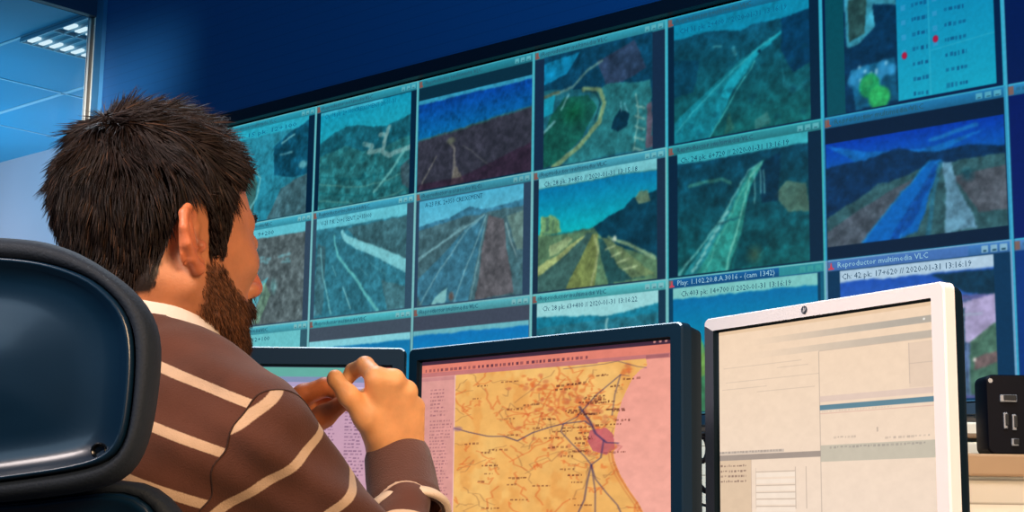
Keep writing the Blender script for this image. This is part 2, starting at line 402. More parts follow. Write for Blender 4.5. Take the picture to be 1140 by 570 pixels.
# ============================================================ the video wall
DARK = (6, 34, 58)
def base_cell(t, hi, title, W=240, H=180, cap_=None, lbar=.06, rbar=.075, topblack=0.0, darkc=DARK, tb=.075):
    """window chrome; returns canvas and the rectangle (px) of the video inside"""
    c = Cv(W, H, darkc)
    c.rect(0, 0, 1, tb, t); c.vgrad(0.012, tb, np.array(t) * 1.12, np.array(t) * .86)
    for i in range(3): c.rect(.845 + i * .047, .022, .880 + i * .047, tb - .012, np.array(hi) * .85 + 20); c.rect(.853 + i * .047, .048, .872 + i * .047, tb - .018, (20, 60, 80))
    c.rect(.012, .016, .04, tb - .004, (120, 95, 90)); 
    c.scrib(.055, tb / 2 + .003, title, .030, (35, 75, 95), .45, seed=int(t[1]))
    return c
def border(c, hi, wl=.012):
    c.rect(0, 0, 1, .012, hi); c.rect(0, 0, wl, 1, hi); c.rect(1 - wl, 0, 1, 1, hi); c.rect(0, .992, 1, 1, hi)
    c.rect(wl, 0, wl + .006, 1, (8, 50, 75), .5)
    c.tex(.06, 60, 5)
def sub(c, x0, y0, x1, y1, bg):
    a, b = int(x0 * c.w), int(y0 * c.h); s = Cv(int(x1 * c.w) - a, int(y1 * c.h) - b, bg); s.pos = (a, b); return s
S_ = {}
def cell(k): 
    def w(f): S_[k] = f; return f
    return w
@cell((-1, 0))
def _():
    c = base_cell((36, 140, 162), (80, 180, 195), .4); s = sub(c, .0, .075, .925, .99, (38, 128, 150))
    s.tex(.3, 6, 3); s.rect(0, 0, 1, .10, (40, 170, 195)); s.poly([(.6, .25), (.8, .12), (1, .05), (1, .6), (.85, .62), (.62, .55)], (12, 72, 98), .9, .4, 14, 2)
    s.poly([(.35, .45), (.42, .6), (.38, .95), (.2, .95), (.2, .4)], (58, 92, 84), .8, .3, 10); s.line([(.2, .38), (.36, .42), (.45, .55), (.42, .75), (.25, 1)], .03, (110, 190, 195), .8)
    s.poly([(.7, .7), (1, .6), (1, 1), (.55, 1)], (70, 92, 98), .8, .3, 10); s.line([(.7, .22), (.85, .16)], .02, (130, 200, 205), .8); s.line([(.68, .34), (.82, .34)], .02, (110, 180, 190), .7)
    s.blob(.95, .5, .06, .05, (110, 190, 200), .8); s.tex(.15, 30, 9); c.paste(s, *s.pos); border(c, (92, 180, 190)); return c
@cell((0, 0))
def _():
    c = base_cell((40, 138, 158), (80, 180, 195), .5); s = sub(c, .055, .085, .94, .99, (25, 110, 120))
    s.vgrad(0, .35, (18, 150, 182), (32, 165, 185)); s.rect(0, .0, .7, .03, (60, 180, 205))
    s.poly([(0, .32), (.12, .26), (.3, .2), (.45, .22), (.6, .26), (.75, .28), (1, .22), (1, 1), (0, 1)], (22, 92, 108), 1, .35, 10, 4)
    s.poly([(0, .45), (.3, .4), (.5, .5), (.7, .5), (1, .42), (1, 1), (0, 1)], (44, 112, 112), .7, .4, 14, 8)
    for q in ([(.5, .42), (.6, .46), (.56, .52), (.7, .52), (.78, .58), (1, .55)], [(.68, .36), (.74, .38), (.72, .5)], [(.78, .3), (.72, .44)]): s.line(q, .05, (120, 160, 158), .75)
    for k, (y, a) in enumerate([(.68, .05), (.76, .06), (.85, .05), (.93, .04)]):
        s.line([(x, y + .13 * (1 - (1 - (x - .1)) ** 2) - .3 * max(0, x - .45) ** 1.5) for x in np.linspace(.02, .95, 12)], .014, (92, 150, 140) if k % 2 else (14, 84, 92), .7)
    s.line([(.62, .92), (.8, .75), (.95, .55)], .03, (120, 190, 185), .6); s.poly([(.9, .72), (1, .66), (1, .95), (.92, .9)], (64, 78, 88), .8)
    for _x in range(26): s.blob(RNG.random(), .3 + .5 * RNG.random(), .03, .025, (14, 80, 90), .5)
    s.tex(.18, 30, 9); c.paste(s, *s.pos); border(c, (96, 180, 185)); return c
@cell((1, 0))
def _():
    c = base_cell((34, 122, 140), (80, 180, 195), .5); c.rect(0, .08, 1, .20, (10, 44, 62)); s = sub(c, .012, .19, .99, .985, (52, 50, 64))
    s.vgrad(0, .5, (6, 58, 150), (10, 110, 165)); s.rect(0, 0, 1, .045, (50, 150, 185))
    s.poly([(0, .46), (.2, .42), (.5, .38), (.8, .36), (1, .33), (1, 1), (0, 1)], (52, 50, 62), 1, .25, 9, 3)
    s.line([(0, .45), (.3, .42), (.6, .375), (1, .33)], .02, (50, 96, 88), .8)
    s.line([(.30, .54), (.345, .62), (.34, .75), (.33, .97)], .035, (130, 125, 118), .75); s.poly([(.31, .97), (.35, .8), (.43, .95), (.43, .99), (.31, 1)], (120, 112, 100), .8)
    s.blob(.31, .52, .05, .05, (104, 108, 90), .8); s.line([(.18, .66), (.02, 1)], .02, (125, 122, 112), .7); s.line([(.42, .6), (.68, .88)], .014, (118, 118, 118), .6)
    s.poly([(0, .93), (.4, .93), (1, .7), (1, 1), (0, 1)], (50, 28, 46), .7)
    s.tex(.2, 26, 9); c.paste(s, *s.pos); border(c, (70, 170, 185)); return c
@cell((2, 0))
def _():
    c = base_cell((44, 138, 158), (80, 180, 195), .5, darkc=(20, 42, 68)); s = sub(c, .09, .075, .90, .99, (28, 96, 112))
    s.poly([(0, 0), (1, 0), (1, .75), (.9, .5), (.7, .42), (.4, .36), (0, .3)], (10, 60, 88), 1, .3, 8, 4)
    s.poly([(0, .06), (.34, .03), (.22, .2), (0, .25)], (14, 130, 176), .9, .3, 12); s.poly([(.5, .15), (.85, .03), (.95, .3), (.6, .42)], (54, 56, 82), .7, .3, 10)
    s.poly([(.45, .42), (.6, .36), (.98, .42), (1, .98), (.2, 1), (.42, .75)], (38, 112, 118), 1, .15, 8, 6)
    s.poly([(.06, .55), (.2, .4), (.42, .42), (.5, .55), (.36, .8), (.1, .98), (0, 1), (0, .7)], (20, 84, 72), 1, .3, 10, 5); s.blob(.28, .55, .16, .15, (12, 86, 50), .7, .1)
    s.line([(.1, .36), (.28, .32), (.4, .22), (.55, .15)], .025, (110, 150, 140), .7); s.line([(.38, .36), (.52, .4), (.57, .52), (.52, .68), (.35, .85), (.1, 1)], .045, (132, 158, 108), .85)
    s.line([(.4, .38), (.49, .42), (.53, .52), (.48, .66)], .02, (20, 60, 70), .9); s.line([(.17, .5), (.24, .38)], .02, (120, 180, 180), .8); s.line([(0, .68), (.1, .6)], .03, (120, 185, 190), .8)
    s.poly([(0, .38), (.12, .36), (.08, .52), (0, .54)], (20, 160, 190), .8); s.line([(0, .36), (.15, .34)], .03, (90, 96, 70), .8)
    s.poly([(.66, .68), (.72, .6), (.8, .66), (.78, .76), (.7, .8), (.64, .76)], (6, 40, 60), .95); s.line([(.72, .55), (.73, .62)], .02, (90, 170, 180), .8); s.line([(.76, .56), (.78, .64)], .02, (90, 170, 180), .8)
    for i in range(5): s.line([(.86 - .004 * i, .6 + .09 * i), (.93, .64 + .09 * i)], .02, (130, 175, 165), .85)
    s.line([(.84, .98), (.88, .7), (.86, .5)], .015, (130, 175, 165), .8); s.poly([(.95, .62), (.99, .6), (1, .98), (.95, .98)], (104, 74, 92), .8)
    s.tex(.16, 30, 9); c.paste(s, *s.pos); border(c, (70, 175, 190)); return c
@cell((3, 0))
def _():
    c = base_cell((22, 110, 146), (80, 180, 195), .5); s = sub(c, .055, .075, .93, .985, (14, 74, 92))
    s.vgrad(0, 1, (10, 66, 94), (16, 92, 92)); s.tex(.35, 9, 4)
    s.poly([(0, 0), (1, 0), (1, .12), (.8, .15), (.6, .14), (.5, .17), (.25, .11), (0, .13)], (12, 136, 172), 1)
    s.poly([(.8, .15), (1, .12), (1, .55), (.88, .6), (.8, .4)], (4, 50, 84), .9, .3, 10); s.poly([(0, .3), (.2, .35), (.15, .6), (0, .62)], (5, 54, 84), .6)
    s.poly([(.79, .25), (.49, .42), (.25, .62), (0, .82), (0, 1), (.28, 1), (.43, .69), (.63, .42)], (18, 122, 138), 1, .1, 6)
    s.line([(.79, .26), (.55, .44), (.40, .66)], .03, (24, 168, 190), .8, .09); s.line([(.76, .27), (.45, .48), (.2, .72), (.02, .9)], .012, (60, 175, 185), .9); s.line([(.62, .45), (.42, .75), (.27, 1)], .012, (70, 190, 190), .9)
    s.blob(.65, .38, .02, .022, (4, 40, 60)); s.poly([(.45, .97), (.38, 1), (.42, .8)], (60, 110, 90), .5); s.poly([(.6, .92), (.7, .88), (.72, .97), (.6, 1)], (70, 130, 125), .6)
    s.poly([(.8, .45), (.82, .65), (.9, .72), (.98, .68), (.98, .72), (.88, .78), (.8, .7)], (30, 120, 135), .5)
    for _x in range(30): s.blob(RNG.random(), .25 + .75 * RNG.random(), .03, .03, (6, 60, 78), .35)
    s.line([(.45, .3), (.46, .36)], .03, (70, 160, 175), .6); s.line([(.3, .26), (.36, .27)], .02, (80, 170, 180), .6)
    s.tex(.14, 30, 9); c.paste(s, *s.pos); border(c, (50, 170, 195)); return c
@cell((4, 0))
def _():
    c = base_cell((24, 122, 152), (80, 190, 205), .5, darkc=(4, 28, 66)); c.rect(.03, .08, .14, .99, (6, 74, 88)); s = sub(c, .14, .08, .44, .985, (6, 46, 80))
    s.poly([(0, 0), (.8, 0), (.95, .12), (1, .25), (.55, .2), (.6, .38), (.3, .48), (.05, .5)], (60, 160, 185), .9, .4, 10); s.poly([(.08, .12), (.45, .12), (.4, .42), (.1, .46)], (38, 66, 62), .9, .5, 14)
    s.poly([(.5, 0), (1, 0), (1, .18), (.7, .14)], (16, 60, 90), .7); s.poly([(.1, .68), (.95, .64), (1, .98), (.2, 1)], (16, 84, 120), 1, .2, 10)
    for _x in range(22): s.blob(.12 + .8 * RNG.random(), .66 + .14 * RNG.random(), .1, .05, (50, 150, 205), .6)
    for _x in range(8): s.blob(.12 + .8 * RNG.random(), .66 + .12 * RNG.random(), .04, .02, (150, 210, 235), .7)
    s.blob(.66, .93, .26, .09, (4, 40, 50), .8, .2); s.blob(.46, .83, .22, .105, (30, 150, 88), 1, .8); s.blob(.64, .93, .23, .10, (42, 168, 90), 1, .8); s.blob(.42, .80, .12, .05, (60, 180, 100), .6, .1)
    s.tex(.14, 20, 9); c.paste(s, *s.pos); p = sub(c, .44, .08, .955, .975, (12, 140, 182)); p.flat = 1; p.vgrad(0, 1, (10, 128, 176), (20, 160, 190)); p.line([(.34, 0), (.34, 1)], .008, (60, 175, 200), .8)
    for i in range(9): p.scrib(.16, .05 + .115 * i, .16, .035, (10, 60, 110), .7, i); p.scrib(.5, .03 + .115 * i, .22, .035, (10, 60, 110), .7, 20 + i)
    for i in range(6): p.rect(.05, .04 + .115 * i, .10, .08 + .115 * i, (60, 150, 200), .6); p.rect(.38, .02 + .115 * i, .43, .06 + .115 * i, (60, 150, 200), .6)
    p.blob(.075, .66, .034, .032, (170, 20, 60), 1, .7); p.blob(.405, .58, .034, .032, (170, 20, 60), 1, .7); p.line([(.36, .66), (1, .62)], .006, (60, 175, 200), .8)
    c.paste(p, *p.pos); border(c, (50, 170, 200)); return c
@cell((-1, 1))
def _():
    c = base_cell((60, 156, 178), (110, 195, 205), .5, darkc=(50, 70, 90)); s = sub(c, 0, .08, .93, .985, (88, 102, 106)); s.rect(0, 0, 1, .10, (96, 196, 214)); s.poly([(0, .1), (1, .1), (1, 1), (0, 1)], (88, 100, 102), 1, .3, 16)
    s.poly([(.35, .62), (.6, .52), (.5, .7), (.38, 1), (.2, 1)], (92, 178, 190), .9); s.poly([(.55, .55), (.62, .7), (.5, .98), (.42, .98)], (110, 150, 122), .7)
    for q in range(10): s.blob(.5 + .35 * RNG.random(), .3 + .1 * RNG.random(), .04, .02, (120, 185, 195), .6)
    s.blob(.66, .62, .05, .1, (120, 190, 190), .7, 0.1); s.tex(.25, 30, 9); s.rect(0, 0, 1, .09, (100, 200, 216)); c.paste(s, *s.pos); border(c, (120, 190, 196)); return c
@cell((0, 1))
def _():
    c = base_cell((58, 150, 176), (110, 195, 205), .5, darkc=(50, 78, 98)); s = sub(c, .05, .08, .925, .985, (48, 122, 140)); s.rect(0, 0, 1, .11, (104, 200, 216)); s.poly([(0, .11), (1, .11), (1, 1), (0, 1)], (50, 118, 136), 1, .15, 10)
    s.poly([(.35, .14), (1, .12), (1, .62), (.6, .4)], (62, 96, 102), .8, .25, 14); s.poly([(.02, .25), (.12, .3), (.1, .98), (0, .98)], (74, 106, 112), .6, .3, 14)
    s.line([(.30, .17), (.34, .24), (.5, .33), (.75, .45), (1, .6)], .05, (128, 206, 214), .95, .13); s.line([(.2, .2), (.25, .4), (.45, .65), (.72, 1)], .02, (100, 190, 190), .9, .04)
    s.line([(.06, .3), (.09, .6), (.2, .98)], .014, (120, 196, 200), .8, .02); s.line([(.2, .5), (.24, .6)], .014, (110, 190, 200), .8); s.line([(.33, .72), (.42, .94)], .016, (140, 205, 205), .8)
    s.line([(.5, .55), (.6, .65)], .01, (110, 190, 200), .6); s.line([(.62, .52), (.8, .66)], .01, (100, 180, 190), .6); s.line([(.34, .7), (.0, .98)], .05, (64, 150, 165), .0)
    s.poly([(.75, .7), (1, .8), (1, 1), (.82, 1)], (74, 112, 118), .7, .2); s.tex(.14, 28, 9); c.paste(s, *s.pos); border(c, (120, 190, 192)); return c
@cell((1, 1))
def _():
    c = base_cell((56, 138, 158), (100, 180, 190), .55, darkc=(44, 66, 90)); s = sub(c, .045, .085, .93, .985, (64, 108, 120)); s.vgrad(0, .3, (78, 176, 208), (100, 190, 215))
    s.poly([(0, .24), (.3, .2), (.5, .13), (.7, .18), (1, .14), (1, 1), (0, 1)], (58, 120, 148), 1); s.poly([(0, .28), (.4, .22), (1, .2), (1, 1), (0, 1)], (70, 104, 112), 1, .2, 12)
    s.poly([(.05, 1), (0, .9), (0, .75), (.58, .24), (.66, .22), (.62, .45), (.5, 1)], (58, 112, 134), 1, .12, 6)
    for q, w in (([(.64, .23), (.5, .33), (.2, .7), (.03, .98)], .016), ([(.66, .24), (.56, .5), (.36, 1)], .016), ([(.66, .25), (.6, .6), (.52, 1)], .012), ([(.64, .23), (.3, .4), (0, .55)], .02), ([(.45, .3), (.1, .5), (0, .58)], .012)): s.line(q, w, (128, 178, 186), .8)
    s.poly([(.68, .24), (.82, .3), (.92, .98), (.57, 1), (.62, .6)], (96, 88, 92), .9, .15, 14); s.poly([(.85, .28), (1, .24), (1, .6), (.95, .6)], (110, 140, 130), .8); s.line([(.84, .34), (.98, .78)], .015, (150, 180, 180), .9)
    s.poly([(.85, .5), (1, .75), (1, .98), (.88, .7)], (70, 110, 118), .8); s.poly([(.22, .9), (.3, .86), (.28, .99), (.15, 1), (.18, .94)], (130, 190, 190), .95); s.blob(.34, .94, .03, .05, (120, 92, 80), .8)
    s.tex(.12, 26, 9); c.paste(s, *s.pos); border(c, (120, 182, 186)); return c
@cell((2, 1))
def _():
    c = base_cell((62, 148, 168), (100, 190, 200), .5, darkc=(24, 44, 66)); s = sub(c, .055, .075, .93, .985, (70, 120, 92)); s.rect(0, 0, 1, .085, (120, 200, 208))
    s.vgrad(.09, .52, (6, 118, 170), (12, 184, 190)); s.poly([(0, .5), (.25, .52), (.5, .50), (.62, .47), (1, .42), (1, 1), (0, 1)], (84, 118, 86), 1, .15, 9)
    s.poly([(.02, .34), (.08, .35), (.1, .33), (.14, .35), (.18, .4), (.2, .5), (.02, .52)], (120, 168, 112), 1, .2, 20); s.rect(.06, .36, .09, .48, (60, 100, 90), .6); s.rect(.12, .38, .14, .48, (70, 110, 90), .5)
    s.poly([(.48, .5), (.6, .42), (.72, .38), (.8, .3), (.88, .3), (1, .26), (1, .84), (.75, .72), (.55, .6)], (8, 56, 76), 1, .2, 12); s.poly([(.82, .3), (.86, .25), (.92, .26), (.95, .36), (.85, .36)], (104, 128, 98), .9, .2, 20)
    s.poly([(.1, .6), (.26, .55), (.3, .58), (.26, .63), (.1, .7)], (150, 168, 118), .8, .2); s.line([(.05, .5), (.3, .52), (.5, .51)], .02, (40, 90, 90), .5)
    s.poly([(.42, .55), (.48, .55), (.3, 1), (0, 1), (0, .88)], (62, 98, 92), 1, .1); s.poly([(0, .78), (.38, .57), (.42, .56), (.05, .84), (0, .86)], (166, 178, 112), .9)
    s.poly([(.47, .56), (.52, .56), (.5, 1), (.24, 1)], (118, 132, 72), 1, .12); s.line([(.49, .58), (.52, .7), (.47, .98)], .03, (160, 172, 116), .8)
    s.poly([(.52, .6), (.6, .62), (.72, .8), (.9, .98), (.6, 1), (.55, .8)], (30, 72, 76), .9); s.poly([(.55, .6), (.62, .62), (.98, .96), (.8, .98), (.68, .85)], (112, 132, 86), .8)
    for i in range(4): s.line([(.58 + .05 * i, .70 + .065 * i), (.66 + .06 * i, .68 + .065 * i)], .018, (170, 188, 140), .9)
    s.line([(.6, .6), (.75, .68), (.98, .82)], .02, (130, 160, 120), .9, .04); s.blob(.655, .62, .02, .03, (200, 215, 190), .9)
    s.tex(.12, 26, 9); c.paste(s, *s.pos); border(c, (110, 185, 190)); return c
@cell((3, 1))
def _():
    c = base_cell((40, 128, 138), (80, 180, 190), .5); s = sub(c, .075, .075, .91, .985, (8, 62, 76)); s.vgrad(0, 1, (6, 56, 80), (14, 84, 86)); s.tex(.45, 12, 4)
    s.rect(0, 0, 1, .085, (58, 176, 188)); s.poly([(.75, .45), (.85, .35), (.98, .4), (1, .62), (.85, .6)], (84, 112, 92), .8, .2); s.poly([(.62, .2), (.8, .12), (.78, .5), (.65, .5)], (4, 38, 62), .8)
    s.line([(.1, .28), (.35, .26), (.42, .3)], .03, (56, 124, 112), .7); s.poly([(.68, .16), (.6, .2), (.5, .34), (.18, .82), (.05, 1), (.40, 1), (.5, .7), (.57, .35), (.66, .2)], (42, 142, 132), 1, .1)
    s.poly([(.6, .22), (.5, .36), (.36, .64), (.16, 1), (.05, 1), (.18, .82), (.48, .37)], (30, 124, 140), .7); s.line([(.66, .18), (.57, .28), (.5, .55), (.38, 1)], .012, (120, 200, 180), .8, .02); s.line([(.62, .2), (.5, .4), (.3, .8), (.22, 1)], .01, (110, 190, 170), .7)
    s.line([(.66, .17), (.56, .23), (.5, .33), (.3, .64), (.0, 1)], .012, (100, 180, 175), .8, .025)
    for i in range(8): s.line([(.12 + .035 * i, .98 - .06 * i), (.15 + .035 * i, .95 - .06 * i)], .03, (130, 200, 195), .8)
    for x in (.60, .645, .67): s.line([(x, .24), (x, .42 if x > .62 else .5)], .014, (110, 185, 185), .8)
    s.poly([(.5, .72), (.62, .7), (.72, .8), (.6, .98), (.44, 1)], (6, 62, 70), .8); s.blob(.6, .9, .08, .1, (70, 96, 70), .7, .1); s.line([(.26, .62), (.48, .6)], .02, (20, 80, 90), .8)
    s.tex(.18, 30, 9); s.rect(0, 0, .95, .08, (58, 176, 188), .8); c.paste(s, *s.pos); border(c, (60, 175, 180)); return c
@cell((4, 1))
def _():
    c = base_cell((28, 108, 156), (70, 170, 200), .5, darkc=(6, 26, 52)); s = sub(c, .02, .19, .985, .91, (40, 78, 90)); s.vgrad(0, .3, (0, 52, 170), (8, 90, 180))
    s.poly([(0, .02), (.25, .14), (.55, .2), (.9, .1), (.6, .28), (.2, .25)], (20, 120, 190), .6, .4, 8); s.line([(.6, .12), (.85, .05)], .04, (40, 150, 200), .5)
    s.poly([(0, .24), (.12, .22), (.3, .2), (.42, .15), (.52, .22), (.62, .24), (.8, .22), (1, .28), (1, .5), (.3, .45), (0, .85)], (8, 42, 80), 1, .2, 8)
    s.poly([(0, .72), (.3, .48), (.6, .36), (1, .34), (1, 1), (0, 1)], (48, 86, 92), 1, .3, 14); s.poly([(.0, .85), (.35, .55), (.6, .4), (.52, .55), (.25, 1), (0, 1)], (86, 82, 96), .7, .25, 12)
    s.poly([(.72, .5), (1, .45), (1, .85), (.85, .85)], (92, 82, 92), .7, .25, 12); s.blob(.8, .5, .05, .08, (16, 70, 84), .8, .2)
    s.poly([(.6, .32), (.66, .32), (.52, .95), (.42, 1), (.2, 1)], (6, 96, 184), 1, .06); s.line([(.6, .32), (.4, .65), (.2, 1)], .02, (20, 130, 205), .8); s.line([(.64, .34), (.5, .7), (.42, 1)], .012, (70, 160, 215), .8); s.poly([(.63, .36), (.66, .36), (.48, .9), (.4, 1), (.36, 1)], (4, 58, 140), .7)
    s.poly([(.67, .35), (.72, .36), (.74, .6), (.85, .98), (.66, 1), (.68, .6)], (110, 160, 190), .8, .3, 14); s.line([(.66, .35), (.6, .7), (.58, 1)], .05, (30, 110, 150), .5)
    s.tex(.16, 30, 9); c.paste(s, *s.pos); border(c, (50, 150, 190)); return c
@cell((-1, 2))
def _():
    c = base_cell((70, 160, 176), (120, 195, 200), .5, darkc=(50, 90, 105)); s = sub(c, 0, .08, .92, .985, (110, 200, 206)); s.blob(.8, .25, .3, .1, (60, 170, 180), .7, .1); s.vgrad(.3, 1, (90, 180, 190), (50, 110, 120)); c.paste(s, *s.pos); border(c, (120, 190, 196)); return c
@cell((0, 2))
def _():
    c = base_cell((72, 170, 180), (120, 195, 200), .5, darkc=(66, 78, 92)); s = sub(c, .0, .20, .985, .985, (20, 130, 180)); s.rect(0, 0, 1, .08, (140, 215, 226)); s.vgrad(.08, 1, (20, 120, 178), (40, 150, 170)); c.paste(s, *s.pos); border(c, (116, 186, 190)); return c
@cell((1, 2))
def _():
    c = base_cell((78, 158, 168), (120, 190, 195), .5, darkc=(64, 72, 88)); s = sub(c, .0, .20, .985, .985, (20, 120, 184)); s.vgrad(0, .6, (20, 116, 190), (8, 150, 190)); s.rect(0, 0, 1, .05, (110, 185, 196)); s.poly([(0, .6), (.5, .5), (1, .55), (1, 1), (0, 1)], (50, 90, 90), 1, .2); c.paste(s, *s.pos); border(c, (118, 180, 184)); return c
@cell((2, 2))
def _():
    c = base_cell((74, 170, 176), (120, 195, 200), .5, darkc=(20, 50, 72)); s = sub(c, .05, .08, .94, .985, (40, 110, 130)); s.rect(0, 0, 1, .2, (160, 220, 222)); s.poly([(0, .12), (.3, .14), (.6, .17), (1, .1), (1, 1), (0, 1)], (24, 124, 150), 1); s.poly([(0, .22), (.5, .2), (1, .18), (1, 1), (0, 1)], (36, 112, 130), 1, .3, 16); s.line([(.6, .2), (.56, .5)], .03, (150, 205, 205), .8)
    c.paste(s, *s.pos); border(c, (116, 190, 190)); return c
@cell((3, 2))
def _():
    c = base_cell((16, 84, 140), (70, 175, 180), .0, darkc=(6, 60, 90)); c.rect(.72, .012, 1, .075, (50, 150, 150), .8); s = sub(c, .045, .08, .95, .985, (4, 120, 172)); s.vgrad(.09, .7, (4, 112, 172), (4, 160, 180)); s.rect(0, 0, 1, .085, (130, 205, 200)); s.poly([(0, .6), (.4, .5), (1, .55), (1, 1), (0, 1)], (60, 120, 80), 1, .3)
    s.poly([(.02, .55), (.2, .4), (.3, .7), (0, .8)], (120, 160, 70), .8); c.paste(s, *s.pos); c.rect(.965, .08, 1, 1, (20, 120, 150), .5); border(c, (110, 185, 190)); return c
@cell((4, 2))
def _():
    c = base_cell((56, 110, 172), (130, 185, 215), .0, darkc=(8, 50, 84), tb=.08); c.rect(.012, .012, .78, .078, (70, 110, 178), .7); s = sub(c, .085, .085, .905, .98, (90, 96, 150)); s.vgrad(0, .4, (20, 70, 180), (60, 110, 190)); s.rect(0, 0, 1, .085, (186, 212, 232))
    s.poly([(.6, .1), (1, .1), (1, .3), (.82, .25)], (10, 44, 60), .9); s.poly([(.0, .35), (.5, .25), (1, .28), (1, 1), (0, 1)], (92, 92, 150), 1, .25, 12); s.poly([(.66, .3), (.86, .3), (.82, .95), (.6, 1)], (70, 88, 130), .9, .2)
    s.poly([(.8, .32), (1, .28), (1, .48), (.88, .62), (.8, .6)], (196, 178, 214), .8, .25); s.poly([(.72, .36), (.82, .36), (.80, .7), (.74, .72)], (20, 56, 70), .9); s.line([(.74, .4), (.92, .41)], .012, (180, 200, 220), .9)
    s.poly([(.84, .6), (1, .48), (1, .98), (.82, .98)], (72, 112, 84), .9, .2); s.poly([(.86, .72), (1, .68), (1, .76), (.86, .8)], (130, 84, 90), .7); s.poly([(.6, .7), (.8, .66), (.82, .98), (.6, .98)], (92, 130, 160), .8, .3); s.blob(.86, .73, .015, .02, (250, 240, 230)); s.line([(.82, .62), (.83, .98)], .02, (120, 150, 190), .7)
    s.tex(.1, 30, 9); s.rect(0, 0, 1, .085, (186, 212, 232)); c.paste(s, *s.pos); border(c, (110, 160, 195)); return c
def edge_cell(t, dk, g):
    c = base_cell(t, (80, 180, 200), .5, darkc=dk); s = sub(c, .14, .1, .93, .98, g); s.vgrad(0, .4, (10, 90, 170), (20, 140, 190)); s.poly([(0, .4), (1, .35), (1, 1), (0, 1)], g, 1, .3); s.line([(.6, .38), (.2, 1)], .03, (120, 170, 190), .8, .2); s.tex(.15, 26, 4); c.paste(s, *s.pos); border(c, (60, 165, 200)); return c
S_[(5, 0)] = lambda: edge_cell((30, 120, 160), (4, 24, 78), (30, 90, 80)); S_[(5, 1)] = lambda: edge_cell((40, 120, 170), (4, 22, 92), (50, 80, 90)); S_[(5, 2)] = lambda: edge_cell((70, 120, 180), (10, 50, 120), (70, 100, 90))
DESC = {(-1, 0): 'curving pale road and dark trees, top row beside the man\'s forehead', (0, 0): 'hill town with looping pale roads and terraces under cyan sky', (1, 0): 'deep blue sky over dark purple plain with pale track', (2, 0): 'bend with guard rail around green patch, dark car and striped kerb',
        (3, 0): 'straight bright teal highway running diagonally through dark hills', (4, 0): 'green apples beside a bright list with two red dots', (-1, 1): 'grey scrub hillside with pale road, right beside the man\'s nose', (0, 1): 'wide bright curved barrier sweeping across a teal motorway', (1, 1): 'grey teal motorway, brown verge and white truck at the bottom',
        (2, 1): 'yellow green motorway below turquoise sky with hilltop castle', (3, 1): 'green viaduct on tall piers crossing a dark wooded valley', (4, 1): 'blue road under deep blue sky and dark mountains', (-1, 2): 'plain pale turquoise picture, bottom row just right of the man\'s beard', (0, 2): 'blue strip under grey band, directly above the leftmost desk monitor',
        (1, 2): 'bright blue sky under grey band, behind the map monitor\'s left half', (2, 2): 'teal hills under white caption strip, above the map monitor', (3, 2): 'plain cyan sky below dark blue title bar, behind the silver monitor corner', (4, 2): 'blue and purple roadside, behind the silver monitor corner',
        (5, 0): 'mostly cut off by the right photo edge, beside the apples', (5, 1): 'mostly cut off by the right photo edge, next to the blue road', (5, 2): 'mostly cut off by the right photo edge, above the black socket box'}
TXT = {(4, 2): ('Reproductor multimedia VLC', 'Ch: 42  pk: 17+620  //  2020-01-31  13:16:19'), (3, 2): ('Play: 1.102.20.8.A.3016 - (cam 1342)', 'Ch:403  pk: 14+700  //  2020-01-31  13:16:19'), (2, 2): ('Reproductor multimedia VLC', 'Ch: 28  pk: 63+400  //  2020-01-31  13:16:22'),
       (2, 1): ('Reproductor multimedia VLC', 'Ch: 28  pk: 3+850  //  2020-01-31  13:15:18'), (3, 1): ('Reproductor multimedia VLC', 'Ch: 24  pk: 6+720  //  2020-01-31  13:16:19'), (1, 1): ('Reproductor multimedia VLC', 'A-23  P.K. 2+350  CREIXEMENT'), (0, 1): ('Reproductor multimedia VLC', 'V-21  P.K. 20+1  SENT.  2+33000'),
       (-1, 1): ('Reproductor multimedia VLC', 'CV-35  P.K. 9+200'), (3, 0): ('Reproductor multimedia VLC', 'CH 31  pk: 2+400  //  2020-01-31  13:16:19'), (4, 1): ('Reproductor multimedia VLC', None), (0, 0): ('Reproductor multimedia VLC', 'Ch: 18  pk: 2+100  CREIXEMENT  20-01-31'), (1, 0): ('Reproductor multimedia VLC', None), (2, 0): ('Reproductor multimedia VLC', None), (-1, 0): ('Reproductor multimedia VLC', 'Ch: 15  pk: 12+100'), (-1, 2): ('Reproductor multimedia VLC', 'CV-35  P.K. 12+100'), (0, 2): ('Reproductor multimedia VLC', None), (1, 2): ('Reproductor multimedia VLC', None), (4, 0): (None, None), (5, 0): (None, None), (5, 1): (None, None), (5, 2): (None, None)}
M_pic = picture_mat('wall_picture'); M_cab = mat('display_cabinet', (20, 60, 80), 0.5)
M_txd = glow('caption_lettering', (18, 66, 96), 1.0); M_txl = glow('title_lettering', (150, 200, 220), 1.0); M_txm = glow('dim_title_lettering', (40, 92, 110), 1.0)
M_cone = glow('cone_icon_red', (196, 70, 90), 1.0); M_cone2 = glow('dim_cone_icon', (130, 84, 80), 1.0)
M_back = mat('cabinet_back', (10, 30, 45), 0.6)
